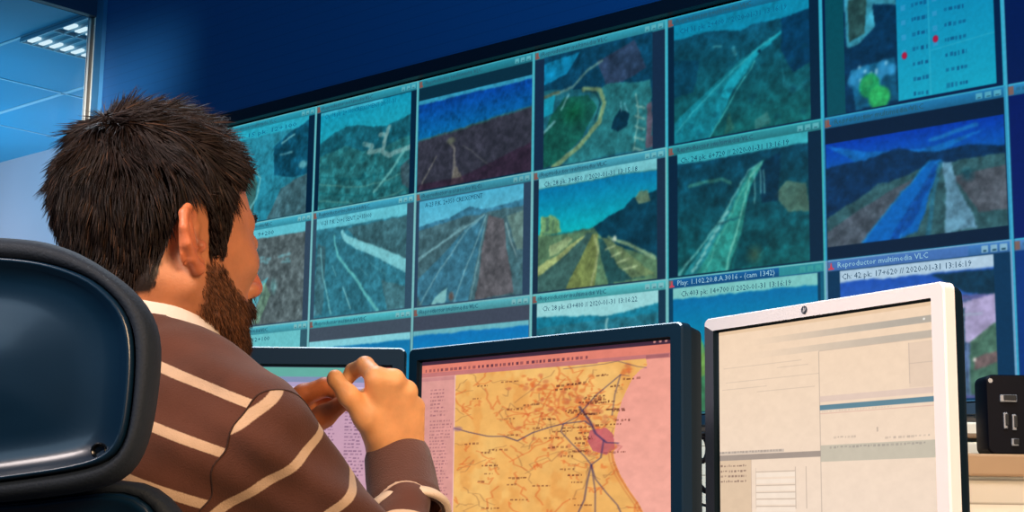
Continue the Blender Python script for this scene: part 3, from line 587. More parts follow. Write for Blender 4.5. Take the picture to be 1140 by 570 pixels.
for (ci, ri), fn in S_.items():
    org = wp(ci * CW, ZT - (ri + 1) * CH, 0.05)
    t = empty('video_wall_display', org, -TH, 'video wall display: ' + DESC[(ci, ri)], 'display', 'displays of the video wall')
    mb = MB(); mb.box((CW / 2, 0.0605, CH / 2), (CW - 0.001, 0.115, CH - 0.001)); mb.build('cabinet', M_back, t)
    cv_ = fn(); cv_.blur(1); me = cv_.mesh('picture', CW, CH); link('picture', me, M_pic, t)
    ti, ca_ = TXT[(ci, ri)]; bright = (ci, ri) in ((4, 2), (3, 2))
    if ca_: ca_ = ca_.replace('  ', ' ')
    if ti: text_mesh('title_text', ti, .032, M_txl if bright else M_txm, t, (.055, -.002, CH - .034), width=.40 if not (ci, ri) == (3, 2) else .5)
    if ca_:
        y0 = .115 if ri else .118
        text_mesh('caption_text', ca_, .034, M_txd if ri else glow('faint_lettering', (14, 96, 136), 1), t, (.075, -.002, CH - y0 * CH - .008 - .008), width=(.56 if 'pk' in ca_ else .40))
    if ti:
        mb = MB(); z = CH - .040; mb.add([(.014, -.002, z), (.040, -.002, z), (.040, -.002, z + .006), (.032, -.002, z + .008), (.0285, -.002, z + .028), (.0255, -.002, z + .028), (.022, -.002, z + .008), (.014, -.002, z + .006)], [(0, 1, 2, 3, 4, 5, 6, 7)])
        mb.build('cone_icon', M_cone if bright else M_cone2, t)
# ============================================================ desk and monitors
M_desk = mat('pale_desk_laminate', (196, 182, 160), 0.45, noise=0.06, nscale=12)
dk = [(-1.3, 1.80), (-.25, 1.74), (.10, 1.45), (.32, 1.02), (1.5, 1.02), (1.5, 2.45), (.3, 2.62), (-1.3, 2.62)]
desk = empty('control_desk', (0, 2.2, 0), 0, 'pale control desk carrying the three computer monitors', 'desk')
mb = MB(); mb.loft([[(x, y - 2.2, z) for x, y in dk] for z in (.715, .75)]); mb.build('desktop', M_desk, desk)
for x, y in ((-1.2, 1.9), (1.4, 1.15), (1.4, 2.35), (-1.2, 2.5)):
    mb = MB(); mb.box((x, y - 2.2, .357), (.06, .06, .715), bev=.004); mb.build('leg', mat('desk_leg_metal', (90, 95, 100), .4, metal=.6), desk)
mb = MB(); mb.box((0, 2.5 - 2.2, .45), (2.2, .02, .45)); mb.build('modesty_panel', M_desk, desk)

M_dark = mat('dark_blue_black_plastic', (3, 34, 54), 0.55, spec=.15)
M_dark2 = mat('near_black_plastic', (3, 24, 36), 0.65, spec=.15)
M_edge_glint = mat('painted_edge_highlight', (190, 215, 230), 0.25, spec=.8)  # highlight along the monitors' top edge, put into the bevel colour
M_silver = mat('silver_plastic', (250, 244, 244), 0.4, spec=.5)
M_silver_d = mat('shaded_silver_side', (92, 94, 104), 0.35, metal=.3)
M_scr = picture_mat('monitor_picture', gloss=.12, sample='NONE', s=1.0)
def ring(mb, W, H, b, y0, y1, mi=(0, 0, 0, 0), r=.006):
    """rectangular frame; four mitred sides, front at y0 (-), back at y1"""
    o = [(0, 0), (W, 0), (W, H), (0, H)]; i_ = [(b, b), (W - b, b), (W - b, H - b), (b, H - b)]
    for k in range(4):
        a, c = o[k], o[(k + 1) % 4]; d, e = i_[(k + 1) % 4], i_[k]
        q = [a, c, d, e]; f = [(x + (W / 2 - x) * .006, z + (H / 2 - z) * .006) for x, z in q]
        mb.add([(x, y1, z) for x, z in q] + [(x, y0 + .004, z) for x, z in q] + [(x, y0, z) for x, z in f], [(0, 1, 5, 4), (1, 2, 6, 5), (2, 3, 7, 6), (3, 0, 4, 7), (4, 5, 9, 8), (5, 6, 10, 9), (6, 7, 11, 10), (7, 4, 8, 11), (8, 9, 10, 11), (3, 2, 1, 0)], mi[k])
def rounded(W, H, r, n=5, x0=0, z0=0):
    pts = []
    for cx, cz, a0 in ((W - r, r, -90), (W - r, H - r, 0), (r, H - r, 90), (r, r, 180)):
        for k in range(n + 1):
            a = math.radians(a0 + 90 * k / n); pts.append((x0 + cx + r * math.cos(a), z0 + cz + r * math.sin(a)))
    return pts
def monitor(label, L, R, ztop, H, bez, thick, M_f, M_b, canvas, r=.008, silver=False):
    L = Vector((L.x, L.y, 0)); R = Vector((R.x, R.y, 0)); W = (R - L).length; ang = math.atan2(R.y - L.y, R.x - L.x)
    t = empty('computer_monitor', (L.x, L.y, .75), ang, label, 'monitor', 'computer monitors on the control desk'); zb = ztop - H - .75
    bl, bt = bez
    out = rounded(W, H, r, 6, 0, zb); inn = rounded(W - 2 * bl, H - 2 * bt, .001, 6, bl, zb + bt)
    n = len(out); mb = MB()
    ins = rounded(W - .003, H - .003, r, 6, .0015, zb + .0015)
    loops = [[(x, .018, z) for x, z in out], [(x, .0025, z) for x, z in out], [(x, 0, z) for x, z in ins], [(x, 0, z) for x, z in inn], [(x, .006, z) for x, z in inn], [(x, .008, z) for x, z in rounded(W - 2 * bl - .005, H - 2 * bt - .005, .001, 6, bl + .0025, zb + bt + .0025)]]
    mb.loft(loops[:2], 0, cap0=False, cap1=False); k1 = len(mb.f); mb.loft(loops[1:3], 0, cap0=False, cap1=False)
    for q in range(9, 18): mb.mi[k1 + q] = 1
    k0 = len(mb.f); mb.loft(loops[2:4], 0, cap0=False, cap1=False)
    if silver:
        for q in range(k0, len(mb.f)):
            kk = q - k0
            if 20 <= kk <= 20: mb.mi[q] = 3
    mb.loft(loops[3:], 2, cap0=False, cap1=False)
    mb.build('bezel', [M_f, M_edge_glint if not silver else M_f, M_dark2, M_silver_d], t)
    mb = MB(); back = lambda y, s, dz=0: [(W / 2 + (x - W / 2) * s, y, zb + H / 2 + (z - zb - H / 2) * s + dz) for x, z in out]
    mb.loft([back(.0179, .992), back(.03, .985), back(thick, .975), back(thick + .012, .93), back(thick + .03, .6)])
    mb.build('housing', M_b, t, angle=40)
    sw, sh = W - 2 * bl, H - 2 * bt
    me = canvas.mesh('screen', sw, sh); me.transform(Matrix.Translation((bl, .0085, zb + bt))); link('screen', me, M_scr, t)
    mb = MB(); mb.box((W / 2, thick + .045, .06 + (zb + H / 2 - .06) / 2), (.07, .03, zb + H / 2), bev=.006); mb.build('stand_neck', M_b, t)
    mb = MB(); mb.loft([[(W / 2 + .13 * s * math.cos(a), thick + .02 + .09 * s * math.sin(a), z) for a in np.linspace(0, 2 * math.pi, 36, endpoint=False)] for z, s in ((0, 1), (.012, 1), (.02, .93), (.022, .3))]); mb.build('stand_base', M_b, t, angle=40)
    return t, W, zb
# --- map picture
def map_canvas():
    W, H = 480, 380; c = Cv(W, H, (232, 146, 128), .58); sea = (236, 150, 132)
    c.vgrad(0, 1.8, (238, 156, 138), (246, 184, 168)); m = c
    c.rect(0, 0, 1, .035, (66, 40, 58)); 
    for i in range(4): c.blob(.93 + .02 * i - .0, .018, .006, .009, (220, 150, 140), .9)
    c.rect(0, .035, 1, .085, (226, 128, 110)); c.rect(0, .085, 1, .115, (196, 118, 116)); c.rect(.9, .09, .98, .108, (120, 70, 80), .4)
    r = np.random.default_rng(3); x = .02
    while x < .70:
        w = r.uniform(.006, .014); c.rect(x, .062, x + w, .082, (80, 40, 60), r.uniform(.35, .9)); x += w + r.uniform(.004, .012)
    c.rect(0, .115, .155, 1.8, (220, 154, 146)); c.rect(.152, .115, .156, 1.8, (240, 200, 190), .7); c.rect(0, .118, .15, .14, (180, 112, 120), .4)
    for i in range(8): c.scrib(.045, .20 + .023 * i, r.uniform(.05, .08), .011, (120, 70, 86), .55, i)
    for i in range(24): c.scrib(.045, .40 + .021 * i, r.uniform(.06, .1), .011, (120, 70, 86), .5, 30 + i)
    c.poly([(.05, .93), (.09, .91), (.11, .93), (.09, 1), (.05, 1)], (226, 104, 92), .6)
    coast = [(.90, .11), (.905, .15), (.88, .17), (.855, .21), (.835, .27), (.815, .34), (.80, .42), (.79, .50), (.785, .56), (.80, .60), (.785, .63), (.79, .68), (.81, .76), (.84, .84), (.875, .92), (.90, 1), (.95, 1.15), (.96, 1.3), (.93, 1.45), (.96, 1.72)]
    land = [(.156, .115)] + coast + [(.156, 1.72)]
    land_m = c.pmask(land).astype(float); c.mix(land_m, (238, 178, 98)); c.mix(land_m * sm(fbm(W, H, 5, 8), .45, .65), (244, 192, 112), .8); c.mix(land_m * sm(fbm(W, H, 9, 18), .55, .7), (228, 152, 74), .5)
    def jl(a, b, n, amp, w, col, al):
        p = [(a[0] + (b[0] - a[0]) * t + r.normal() * amp * math.sin(math.pi * t), a[1] + (b[1] - a[1]) * t + r.normal() * amp * math.sin(math.pi * t)) for t in np.linspace(0, 1, n)]
        old = c.a.copy(); c.line(p, w, col, al); c.a = np.where(land_m[..., None] > 0, c.a, old)
    for i in range(80):                                              # thin municipal lines
        a = (r.uniform(.16, .85), r.uniform(.13, 1.7)); b = (a[0] + r.normal() * .09, a[1] + r.normal() * .1); jl(a, b, 7, .012, .003, (140, 96, 64), .7)
    for i in range(100):
        a = (r.uniform(.16, .9), r.uniform(.13, 1.7)); b = (a[0] + r.normal() * .07, a[1] + r.normal() * .08); jl(a, b, 7, .014, .005, (214, 92, 40), .65)
    for i in range(50):
        a = (.45 + r.normal() * .14 + .15, .28 + abs(r.normal()) * .14); b = (a[0] + r.normal() * .05, a[1] + r.normal() * .06); jl(a, b, 5, .008, .006, (206, 84, 40), .55)
    for cx, cy, n_, s_ in ((.50, .22, 26, .035), (.62, .28, 30, .05), (.72, .42, 34, .035), (.68, .58, 14, .03), (.73, .66, 10, .03), (.52, .35, 10, .03), (.55, .63, 8, .03), (.45, .5, 6, .03), (.83, .17, 8, .02)):
        for k in range(n_):
            x, y = cx + r.normal() * s_, cy + r.normal() * s_ * 1.1; m_ = np.clip(1.6 - 1.6 * np.hypot((c.X - x) / r.uniform(.006, .018), (c.Y - y) / r.uniform(.008, .022)), 0, 1) * land_m; c.mix(m_, (200, 104, 66) if k % 2 else (222, 110, 50), .55)
    c.poly([(.70, .50), (.76, .49), (.785, .53), (.79, .61), (.76, .645), (.71, .62), (.69, .56)], (196, 92, 104), .85, .15, 20)
    blk = (58, 48, 92)
    for q, w in (([(.156, .45), (.22, .48), (.30, .51), (.37, .515), (.42, .545), (.48, .50), (.55, .47), (.60, .455), (.68, .445), (.70, .47)], .011), ([(.60, .13), (.75, .12), (.80, .11), (.87, .15), (.90, .16)], .006), ([(.84, .2), (.81, .19), (.79, .3), (.78, .42)], .005),
                 ([(.81, .19), (.72, .30), (.65, .42), (.60, .455), (.59, .50), (.63, .57), (.68, .65), (.705, .70), (.72, .78), (.76, .86), (.80, .93), (.82, 1)], .007), ([(.66, .36), (.70, .45), (.72, .52), (.76, .575), (.80, .58)], .013), ([(.75, .56), (.74, .66), (.705, .70), (.69, .8), (.68, .9), (.65, 1)], .008), ([(.705, .70), (.72, .85), (.72, 1)], .006)):
        c.line(q, w * .62, blk, .85)
    c.line([(x - .006, y) for x, y in coast[9:]], .005, (200, 90, 50), .8); c.line([(x - .018, y) for x, y in coast[9:]], .004, (200, 110, 60), .7)
    c.blob(.79, .6, .02, .02, (200, 96, 90), .5); c.line([(.80, .59), (.815, .60), (.80, .625)], .004, (180, 90, 90), .8)
    c.blob(.17, .455, .025, .02, (150, 110, 140), .6)
    for k in range(70):                                              # place names
        if k < 34: x, y = r.uniform(.19, .8), r.uniform(.16, .97)
        else: x, y = .67 + r.normal() * .07, .38 + r.normal() * .15
        if c.pmask(land)[min(H - 1, max(0, int(y * .58 * H))), min(W - 1, max(0, int(x * W)))]: c.scrib(x, y, r.uniform(.03, .08), .012, (92, 40, 30), .6 if k < 34 else .75, 100 + k)
    c.rect(.985, .035, .992, .20, (120, 160, 190), .6); c.tex(.05, 50, 3); return c
Z1 = CAM.z + .245
Lm, Rm = at_z(455, 388.5, Z1), at_z(759, 357.5, Z1)
monitor('dark framed monitor in the middle showing an orange road map beside a pink sea', Lm, Rm, Z1, .40, (.0175, .017), .045, M_dark, M_dark2, map_canvas())
# --- left monitor: table
def table_canvas():
    W, H = 420, 330; c = Cv(W, H, (206, 160, 176), .57); c.vgrad(0, 1.8, (196, 158, 184), (214, 158, 168)); c.rect(0, 0, 1, .035, (40, 40, 60)); c.rect(0, .022, .86, .085, (96, 170, 158)); c.rect(.86, 0, .99, .03, (150, 60, 60)); c.scrib(.87, .02, .11, .03, (40, 30, 40), .8, 2)
    c.rect(0, .085, 1, .12, (128, 140, 176)); c.rect(0, .12, 1, .155, (176, 158, 196)); c.rect(0, .155, 1, .165, (214, 190, 214)); c.rect(0, .165, 1, .22, (180, 152, 192)); c.scrib(.46, .195, .03, .02, (110, 90, 130), .8, 4); c.scrib(.6, .195, .05, .02, (110, 90, 130), .6, 5)
    r = np.random.default_rng(5)
    for i in range(26):
        y = .26 + .0235 * i
        for x, w in ((.08, .1), (.24, .07), (.38, .07), (.5, .05), (.60, .04), (.685, .045), (.765, .045), (.84, .07)): c.scrib(x, y, w * r.uniform(.7, 1), .012, (104, 70, 100), .65, 50 + i * 9 + int(x * 99))
    for x in (.22, .36, .48, .58, .67, .75, .83): c.rect(x, .24, x + .002, .87, (190, 150, 180), .8)
    c.rect(0, .87, 1, .885, (226, 206, 214)); c.rect(0, .895, 1, .91, (150, 130, 150), .7); c.rect(0, .915, 1, 1.8, (150, 150, 200)); c.tex(.03, 40, 3); return c
Ra = at_z(451.5, 387.2, Z1); Lb = at_z(275, 385.5, Z1); dv = (Lb - Ra); dv.z = 0; dv.normalize(); La = Ra + dv * .445
monitor('dark framed monitor behind the hands showing a pink table of figures, leftmost of three', La, Ra, Z1, .40, (.0175, .024), .045, M_dark, M_dark2, table_canvas())
# --- silver monitor
def form_canvas():
    W, H = 440, 400; c = Cv(W, H, (236, 214, 190), .65); c.vgrad(0, 1.6, (244, 214, 184), (244, 224, 208))
    n = np.clip((c.X - .25) / .4, 0, 1)
    for p, al in ((.075, .55), (.15, .4)):
        m = ((c.Y > p) & (c.Y < p + .035)).astype(float) * sm(c.X, .1, .95); c.mix(m, (150, 150, 146), al + .1)
    c.rect(.0, .0, 1, .03, (226, 190, 152), .6); c.blob(.95, .092, .006, .007, (250, 245, 235))
    g = (176, 160, 146)
    c.rect(.498, .19, .502, 1.5, g, .5); c.rect(.5, .185, 1, .188, g, .5); c.rect(.885, .20, .888, .40, g, .5); c.rect(.885, .30, 1, .303, g, .6); c.rect(.885, .20, 1, .42, (222, 196, 176), .5)
    c.rect(.5, .425, 1, .455, (222, 196, 184), .7); c.rect(.5, .468, 1, .496, (92, 132, 150), .95); c.rect(.5, .51, 1, .514, (206, 150, 140), .5); c.scrib(.51, .505, .3, .01, g, .3, 3)
    for y, x0, x1 in ((.22, .03, .42), (.245, .3, .45), (.30, .04, .5), (.34, .02, .25), (.365, .2, .48)): c.rect(x0, y, x1, y + .004, g, .35)
    c.scrib(.56, .64, .10, .01, g, .6, 4); c.scrib(.78, .655, .18, .012, g, .6, 5); c.rect(.745, .60, .752, .625, g, .6); c.rect(.5, .675, 1, .76, (190, 184, 166), .75); c.scrib(.54, .69, .4, .012, (140, 130, 126), .5, 6)
    c.rect(0, .685, .33, .70, (200, 184, 170), .8); c.scrib(.0, .69, .32, .012, (140, 126, 120), .5, 7); c.rect(0, .705, .5, .735, (150, 136, 128), .8); c.rect(0, .735, .165, 1.5, (222, 192, 160), .8); c.rect(.165, .735, .169, 1.5, (190, 160, 140), .8)
    for i in range(4): c.scrib(.01, .765 + .028 * i, .13, .012, (120, 92, 84), .7, 70 + i)
    for i in range(6): c.rect(.19, .80 + .037 * i, .38, .803 + .037 * i, g, .8); c.rect(.19, .806 + .037 * i, .38, .83 + .037 * i, (250, 232, 214), .7)
    for x in (.188, .38, .43): c.rect(x, .78, x + .003, 1, g, .5)
    m = np.exp(-(((c.X - .10) / .14) ** 2 + ((c.Y - .42) / .14) ** 2)); 
    c.tex(.02, 50, 3); return c
Z2 = CAM.z + .285
Ls, Rs = at_z(783.5, 355.5, Z2), at_z(1050, 312.5, Z2)
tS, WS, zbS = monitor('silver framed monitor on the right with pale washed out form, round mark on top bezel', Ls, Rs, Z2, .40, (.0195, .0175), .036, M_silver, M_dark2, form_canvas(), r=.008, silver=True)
mb = MB(); cx = WS * .465; cz = zbS + .40 - .0088
mb.loft([[(cx + r_ * math.cos(a), y, cz + r_ * math.sin(a)) for a in np.linspace(0, 2 * math.pi, 24, endpoint=False)] for r_, y in ((.0052, 0), (.0052, -.0008), (.0040, -.0010))], 0)
mb.add([(cx - .0026, -.0013, cz - .003), (cx - .0012, -.0013, cz - .003), (cx + .0004, -.0013, cz + .003), (cx - .0008, -.0013, cz + .003)], [(0, 1, 2, 3)], 1)
mb.add([(cx + .0006, -.0013, cz - .002), (cx + .0018, -.0013, cz - .002), (cx + .0028, -.0013, cz + .0022), (cx + .0014, -.0013, cz + .0022)], [(0, 1, 2, 3)], 1)
mb.build('round_logo', [mat('logo_disc', (70, 74, 84), .3), mat('logo_strokes', (220, 220, 225), .3)], tS)['label'] = 'small round grey emblem with slanted strokes'
# ------------------------------------------------------------ console with the black socket box
M_tan = mat('tan_ledge_edge', (158, 124, 90), .5, noise=.05, nscale=10)
M_crm = mat('cream_laminate', (236, 224, 202), .5)
gx0, gy = .64, 2.58; zL = at(1100, 507, 2.6).z
con = empty('console_counter', (gx0, gy, 0), 0, 'cream slatted console counter with tan edge behind the silver monitor, right corner', 'counter')
mb = MB(); mb.box((.7, .15, zL - .018), (1.4, .34, .036), bev=.004); mb.build('countertop', M_tan, con)
mb = MB(); mb.box((.7, .16, (zL - .036) / 2), (1.36, .3, zL - .036)); mb.build('slatted_front', ribbed('cream_console_slats', (240, 230, 212), (160, 142, 120), 26.0, .5, .12), con)
for i, (z0, tilt) in enumerate(((.052, -.03), (.018, .02))):
    t = empty('binder', (gx0 + .06, gy + .22, zL), 0, ('upper' if i == 0 else 'lower') + ' of two cream folders with dark edges, stacked behind the silver monitor\'s right edge', 'folder', 'folders on the console counter')
    mb = MB(); mb.box((.12, 0, z0 - .004), (.30, .18, .026), 0, bev=.004); mb.build('cover', M_crm, t)
    mb = MB(); mb.box((.12, -.088, z0 - .014), (.296, .008, .008), 0, bev=.002); mb.build('spine_edge', mat('brown_folder_edge', (140, 110, 80), .6), t)
pb = at(1100, 507, 2.55); pt = at(1100, 417, 2.55); hh = pt.z - pb.z
bx_ = empty('socket_box', (pb.x, pb.y, zL), 0, 'upright black box with sockets and a corner screw on the cream counter', 'socket box')
M_blk = mat('glossy_black_case', (2, 3, 12), .5, spec=.12)
mb = MB(); o1 = rounded(.15, hh, .012, 6); mb.loft([[(x, .06, z) for x, z in o1], [(x, .003, z) for x, z in o1], [(.075 + (x - .075) * .97, 0, hh / 2 + (z - hh / 2) * .97) for x, z in o1]]); mb.build('case', M_blk, bx_, angle=40)
M_hole = mat('pale_socket_rim', (150, 155, 165), .3, metal=.7); k = 2.55 / F_PX
mb = MB(); mb.tube([(.008 * 1, -.001, hh - .010), (.008, .004, hh - .010)], .0038, 12); mb.build('screw', M_hole, bx_)
for (x, z, w, h_) in ((.036, hh * .70, .028, .012), (.030, hh * .42, .007, .026), (.044, hh * .40, .007, .026), (.044, hh * .15, .012, .012)):
    mb = MB(); mb.box((x, -.001, z), (w, .004, h_), 0, bev=.0015); mb.box((x + .002, -.0035, z + .001), (w * .72, .004, h_ * .72), 1, bev=.001); mb.build('socket', [M_hole, mat('socket_hole', (3, 3, 5), .6)], bx_)
# cables hanging in the gap between the monitors
g = [at(x, y, 2.42) for x, y in ((770, 486), (776, 487), (783, 483), (790, 485))]; mb = MB(); mb.tube(g, .004, 8)
mb.tube([at(781 + 7 * math.cos(a), 500 + 14 * math.sin(a), 2.42) for a in np.linspace(0, 2 * math.pi, 20)], .004, 8); mb.tube([at(770, 514, 2.42), at(779, 512, 2.42), at(795, 512, 2.42), at(800, 700, 2.42)], .0035, 8)
tag(mb.build('headset_loop', M_blk, None, True), 'black looped bracket seen in the gap between map monitor and silver monitor', 'bracket')
mb = MB(); mb.tube([at(764, 528, 2.4), at(774, 536, 2.4), at(784, 546, 2.4), at(794, 552, 2.4), at(800, 720, 2.4)], .0042, 8); tag(mb.build('cable', M_blk, None, True), 'thick black cable sagging in the gap between the two right monitors, upper', 'cable', 'cables between the monitors')
mb = MB(); mb.tube([at(766, 556, 2.41), at(776, 560, 2.41), at(786, 563, 2.41), at(798, 561, 2.41), at(804, 720, 2.41)], .0022, 8); tag(mb.build('cable', M_blk, None, True), 'thin black cable in the gap between the two right monitors, lowest', 'cable', 'cables between the monitors')
# ============================================================ the seated man
def rot(yaw, pd=0.0, roll=0.0): return np.array((Matrix.Rotation(yaw, 3, 'Z') @ Matrix.Rotation(pd, 3, 'Y') @ Matrix.Rotation(roll, 3, 'X'))[:], np.float32)
HY, HP = math.radians(46), math.radians(-3)
HR = rot(HY, HP, math.radians(0)); HC = V3(at(176, 265, 1.50))
def h2w(p): return np.asarray(p) @ HR.T + HC
def w2h(p): return (V3(p) - HC) @ HR
NB = V3(at(158, 390, 1.49))
TY = math.radians(55); TR = rot(TY, math.radians(6))
def t2w(p): return np.asarray(p, np.float32) @ TR.T + NB
SH = V3(at(280, 496, 1.385)); EL = V3(at(470, 716, 1.47)); WR = V3(at(441, 512, 1.70))
lat = np.array([math.sin(TY), -math.cos(TY), 0], np.float32)
SHL = NB - lat * .165 + np.array([0, 0, -.075], np.float32); fw = np.array([math.cos(TY), math.sin(TY), 0], np.float32)
ELL = SHL + fw * .13 - lat * .01 + np.array([0, 0, -.235], np.float32); WRL = V3(at(282, 478, 1.74))
# --- head
NKL = w2h(NB); NKL2 = w2h(NB + np.array([0, 0, -.05], np.float32))
def earp(a, b, o=0.0):
    e0 = np.array([-.004, .070, -.012]); w = np.array([-.80, .58, 0.0]); u = np.array([-.16, .0, .985]); n = np.array([.58, .80, 0]); return e0 + 1.02 * a * w + .90 * b * u + o * n
def headF(P):
    Q = P.copy(); Q[..., 1] = np.abs(Q[..., 1])
    d = ell(P, (-.006, 0, .030), (.090, .073, .086))
    d = smin(d, ell(P, (.032, 0, -.018), (.060, .062, .088)), .03)
    d = smin(d, ell(P, (.034, 0, -.070), (.052, .050, .045)), .02)
    d = smin(d, cap(Q, (-.004, .056, -.050), (.062, .022, -.098), .016, .017), .02)
    d = smin(d, ell(P, (.076, 0, -.100), (.020, .024, .018)), .015)
    d = smin(d, ell(Q, (.060, .040, -.024), (.022, .020, .018)), .018)
    d = smin(d, cap(Q, (.084, .006, .016), (.070, .042, .016), .008, .007), .012)
    d = smax(d, -ell(Q, (.098, .032, -.003), (.018, .017, .012)), .012)
    d = smin(d, ell(Q, (.077, .031, -.003), (.0128, .015, .0115)), .004)
    d = smin(d, cap(P, (.088, 0, .006), (.110, 0, -.040), .0065, .0105), .010)
    d = smin(d, ell(Q, (.101, .010, -.044), (.011, .008, .008)), .005)
    d = smin(d, ell(P, (.088, 0, -.066), (.014, .024, .014)), .012)
    d = smin(d, cap(Q, (.101, .0, -.0655), (.092, .018, -.069), .0045, .003), .004)
    d = smin(d, cap(Q, (.099, .0, -.0765), (.091, .016, -.074), .0052, .003), .004)
    nk = chain(P, [(-.022, 0, -.045), (NKL * .5 + np.array([-.022, 0, -.045]) * .5), NKL, NKL2], [.052, .053, .055, .056], 0.0)
    d = smin(d, nk, .025)
    d = smin(d, cap(Q, (-.028, .036, -.045), NKL * .6 + np.array([.02, .01, 0]), .016, .012), .02)
    E = [earp(*t) for t in ((.006, .002), (.001, .016), (.006, .027), (.017, .032), (.028, .025), (.033, .010), (.030, -.006), (.020, -.020), (.010, -.029), (.003, -.022))]
    e = chain(Q, E, [.0030, .0034, .0038, .0042, .0044, .0042, .0042, .0046, .0062, .0052], .003)
    n = np.array([.58, .80, 0]); n = n / np.linalg.norm(n)
    B = np.stack([np.array([-.80, .58, 0]) / np.linalg.norm([-.80, .58, 0]), np.array([-.16, 0, .985]), n], 1)
    e = smin(e, ell(Q, earp(.015, .003, -.0055), (.017, .028, .0032), B), .004)
    e = smin(e, chain(Q, [earp(.020, .022, .001), earp(.023, .006, .002), earp(.016, -.010, .002)], [.003, .0036, .003]), .004)
    e = smin(e, ell(Q, earp(.003, -.005, .003), (.006, .006, .006)), .003)
    e = smin(e, cap(Q, earp(.0, .018, -.008), earp(.004, -.016, -.008), .008), .006)
    return smin(d, e, .005)
print('head...'); hv, hf = nets(headF, (-.14, -.105, -.26), (.135, .105, .135), .0021)
hvw = h2w(hv)
# --- hands
def W3(l): return [V3(at(*p)) for p in l]
def rhand(P):
    I, Mi, Ri, Li = (at(420, 422, 1.662), at(438, 424, 1.666), at(452, 436, 1.676), at(461, 453, 1.690)); W = V3(at(441, 508, 1.70)); ax = V3(at(460, 500, 1.70)) - V3(at(440, 500, 1.70)); ax = ax / np.linalg.norm(ax)
    d = chain(P, [V3(at(463, 640, 1.58)), V3(at(451, 564, 1.655)), W], [.022, .023, .0265], .0)
    d = smin(d, chain(P, [V3(at(445, 564, 1.655)), W - ax * .008], [.016, .019]), .01)
    for q, o, r in ((I, -.014, .0135), (Mi, -.005, .013), (Ri, .005, .0125), (Li, .014, .0115)):
        d = smin(d, cap(P, W + ax * o, q, .016, r), .008)
    d = smin(d, ell(P, V3(at(433, 462, 1.69)), (.026, .018, .032)), .012)
    F = (([I, at(406.5, 407, 1.688), at(393, 413, 1.704), at(384.5, 425, 1.700)], [.0112, .0098, .0084, .0072]),
         ([Mi, at(436, 424, 1.712), at(420, 434, 1.728), at(404, 441, 1.722)], [.0115, .0102, .0088, .0075]),
         ([Ri, at(449, 436, 1.722), at(434, 450, 1.735), at(420, 455, 1.725)], [.0110, .0098, .0084, .0072]),
         ([Li, at(457, 452, 1.728), at(446, 462, 1.74), at(434, 466, 1.732)], [.0100, .0086, .0075, .0066]))
    for pts, rs in F: d = smin(d, chain(P, [V3(p) for p in pts], rs, .003), .0035)
    th = chain(P, W3([(428, 492, 1.690), (408, 464, 1.668), (387.5, 440, 1.655), (374.5, 423.5, 1.655)]), [.019, .0135, .0098, .0082], .008)
    th = smin(th, ell(P, V3(at(373, 421.5, 1.655)), (.0086, .008, .0095)), .004)
    return smin(d, th, .010)
print('hands...')
c = V3(at(425, 480, 1.68)); rv, rf = nets(rhand, c - np.array([.085, .09, .125]), c + np.array([.06, .09, .10]), .0016)
def lhand(P):
    W = V3(at(276, 486, 1.735)); 
    d = chain(P, [WRL * .4 + ELL * .6, W], [.034, .024])
    for q, r in (((338, 440, 1.725), .0125), ((340, 452, 1.74), .0115), ((338, 462, 1.755), .0108), ((332, 470, 1.765), .0098)):
        d = smin(d, cap(P, W, V3(at(*q)), .018, r), .012)
    for pts, rs in (([(338, 440, 1.725), (362, 431, 1.722), (376, 436, 1.715), (386, 443, 1.705)], [.0115, .0105, .0088, .0072]),
                    ([(340, 450, 1.745), (366, 440, 1.748), (380, 446, 1.742), (390, 452, 1.732)], [.011, .0098, .0086, .0072]),
                    ([(338, 460, 1.758), (360, 450, 1.770), (370, 449, 1.775), (374, 452, 1.770)], [.0105, .009, .0082, .007]),
                    ([(332, 470, 1.765), (348, 460, 1.785), (356, 458, 1.790), (358, 460, 1.784)], [.0095, .008, .007, .006])):
        d = smin(d, chain(P, W3(pts), rs, .003), .004)
    th = chain(P, W3([(300, 492, 1.725), (334, 480, 1.715), (361, 463, 1.705), (384, 447, 1.695)]), [.018, .0145, .0118, .0082], .006)
    return smin(d, th, .008)
c = V3(at(335, 465, 1.74)); lv, lf = nets(lhand, c - np.array([.10, .10, .09]), c + np.array([.07, .07, .07]), .0018)
# --- torso, arms, legs (coarse, under the clothes)
PEL = NB + np.array([-.02, -.05, -.50], np.float32) - fw * .04; HL = .085
hipR, hipL = PEL + lat * HL, PEL - lat * HL; kneeR = hipR + fw * .40 + lat * .05 + np.array([0, 0, .01], np.float32); kneeL = hipL + fw * .40 - lat * .05 + np.array([0, 0, .01], np.float32)
def flo(p, z): q = p.copy(); q[2] = z; return q
ankR, ankL = flo(kneeR + fw * -.02, .10), flo(kneeL + fw * .03, .10)
def torso_base(P, g=0.0):
    Q = (P - NB) @ TR; A = Q.copy(); A[..., 1] = np.abs(A[..., 1])
    d = ell(Q, (.015, 0, -.20), (.105 + g, .158 + g, .21 + g))
    d = smin(d, ell(Q, (.01, 0, -.42), (.105 + g, .145 + g, .17 + g)), .06)
    d = smin(d, cap(A, (-.022, .022, -.012), (-.006, .150, -.078), .044 + g, .044 + g), .03)
    d = smin(d, ell(A, (-.045, .075, -.14), (.055 + g, .075 + g, .10 + g)), .04)
    return d
def arm(P, S, E, Wv, g=0.0): return chain(P, [S, E, Wv], [.050 + g, .040 + g, .025 + g])
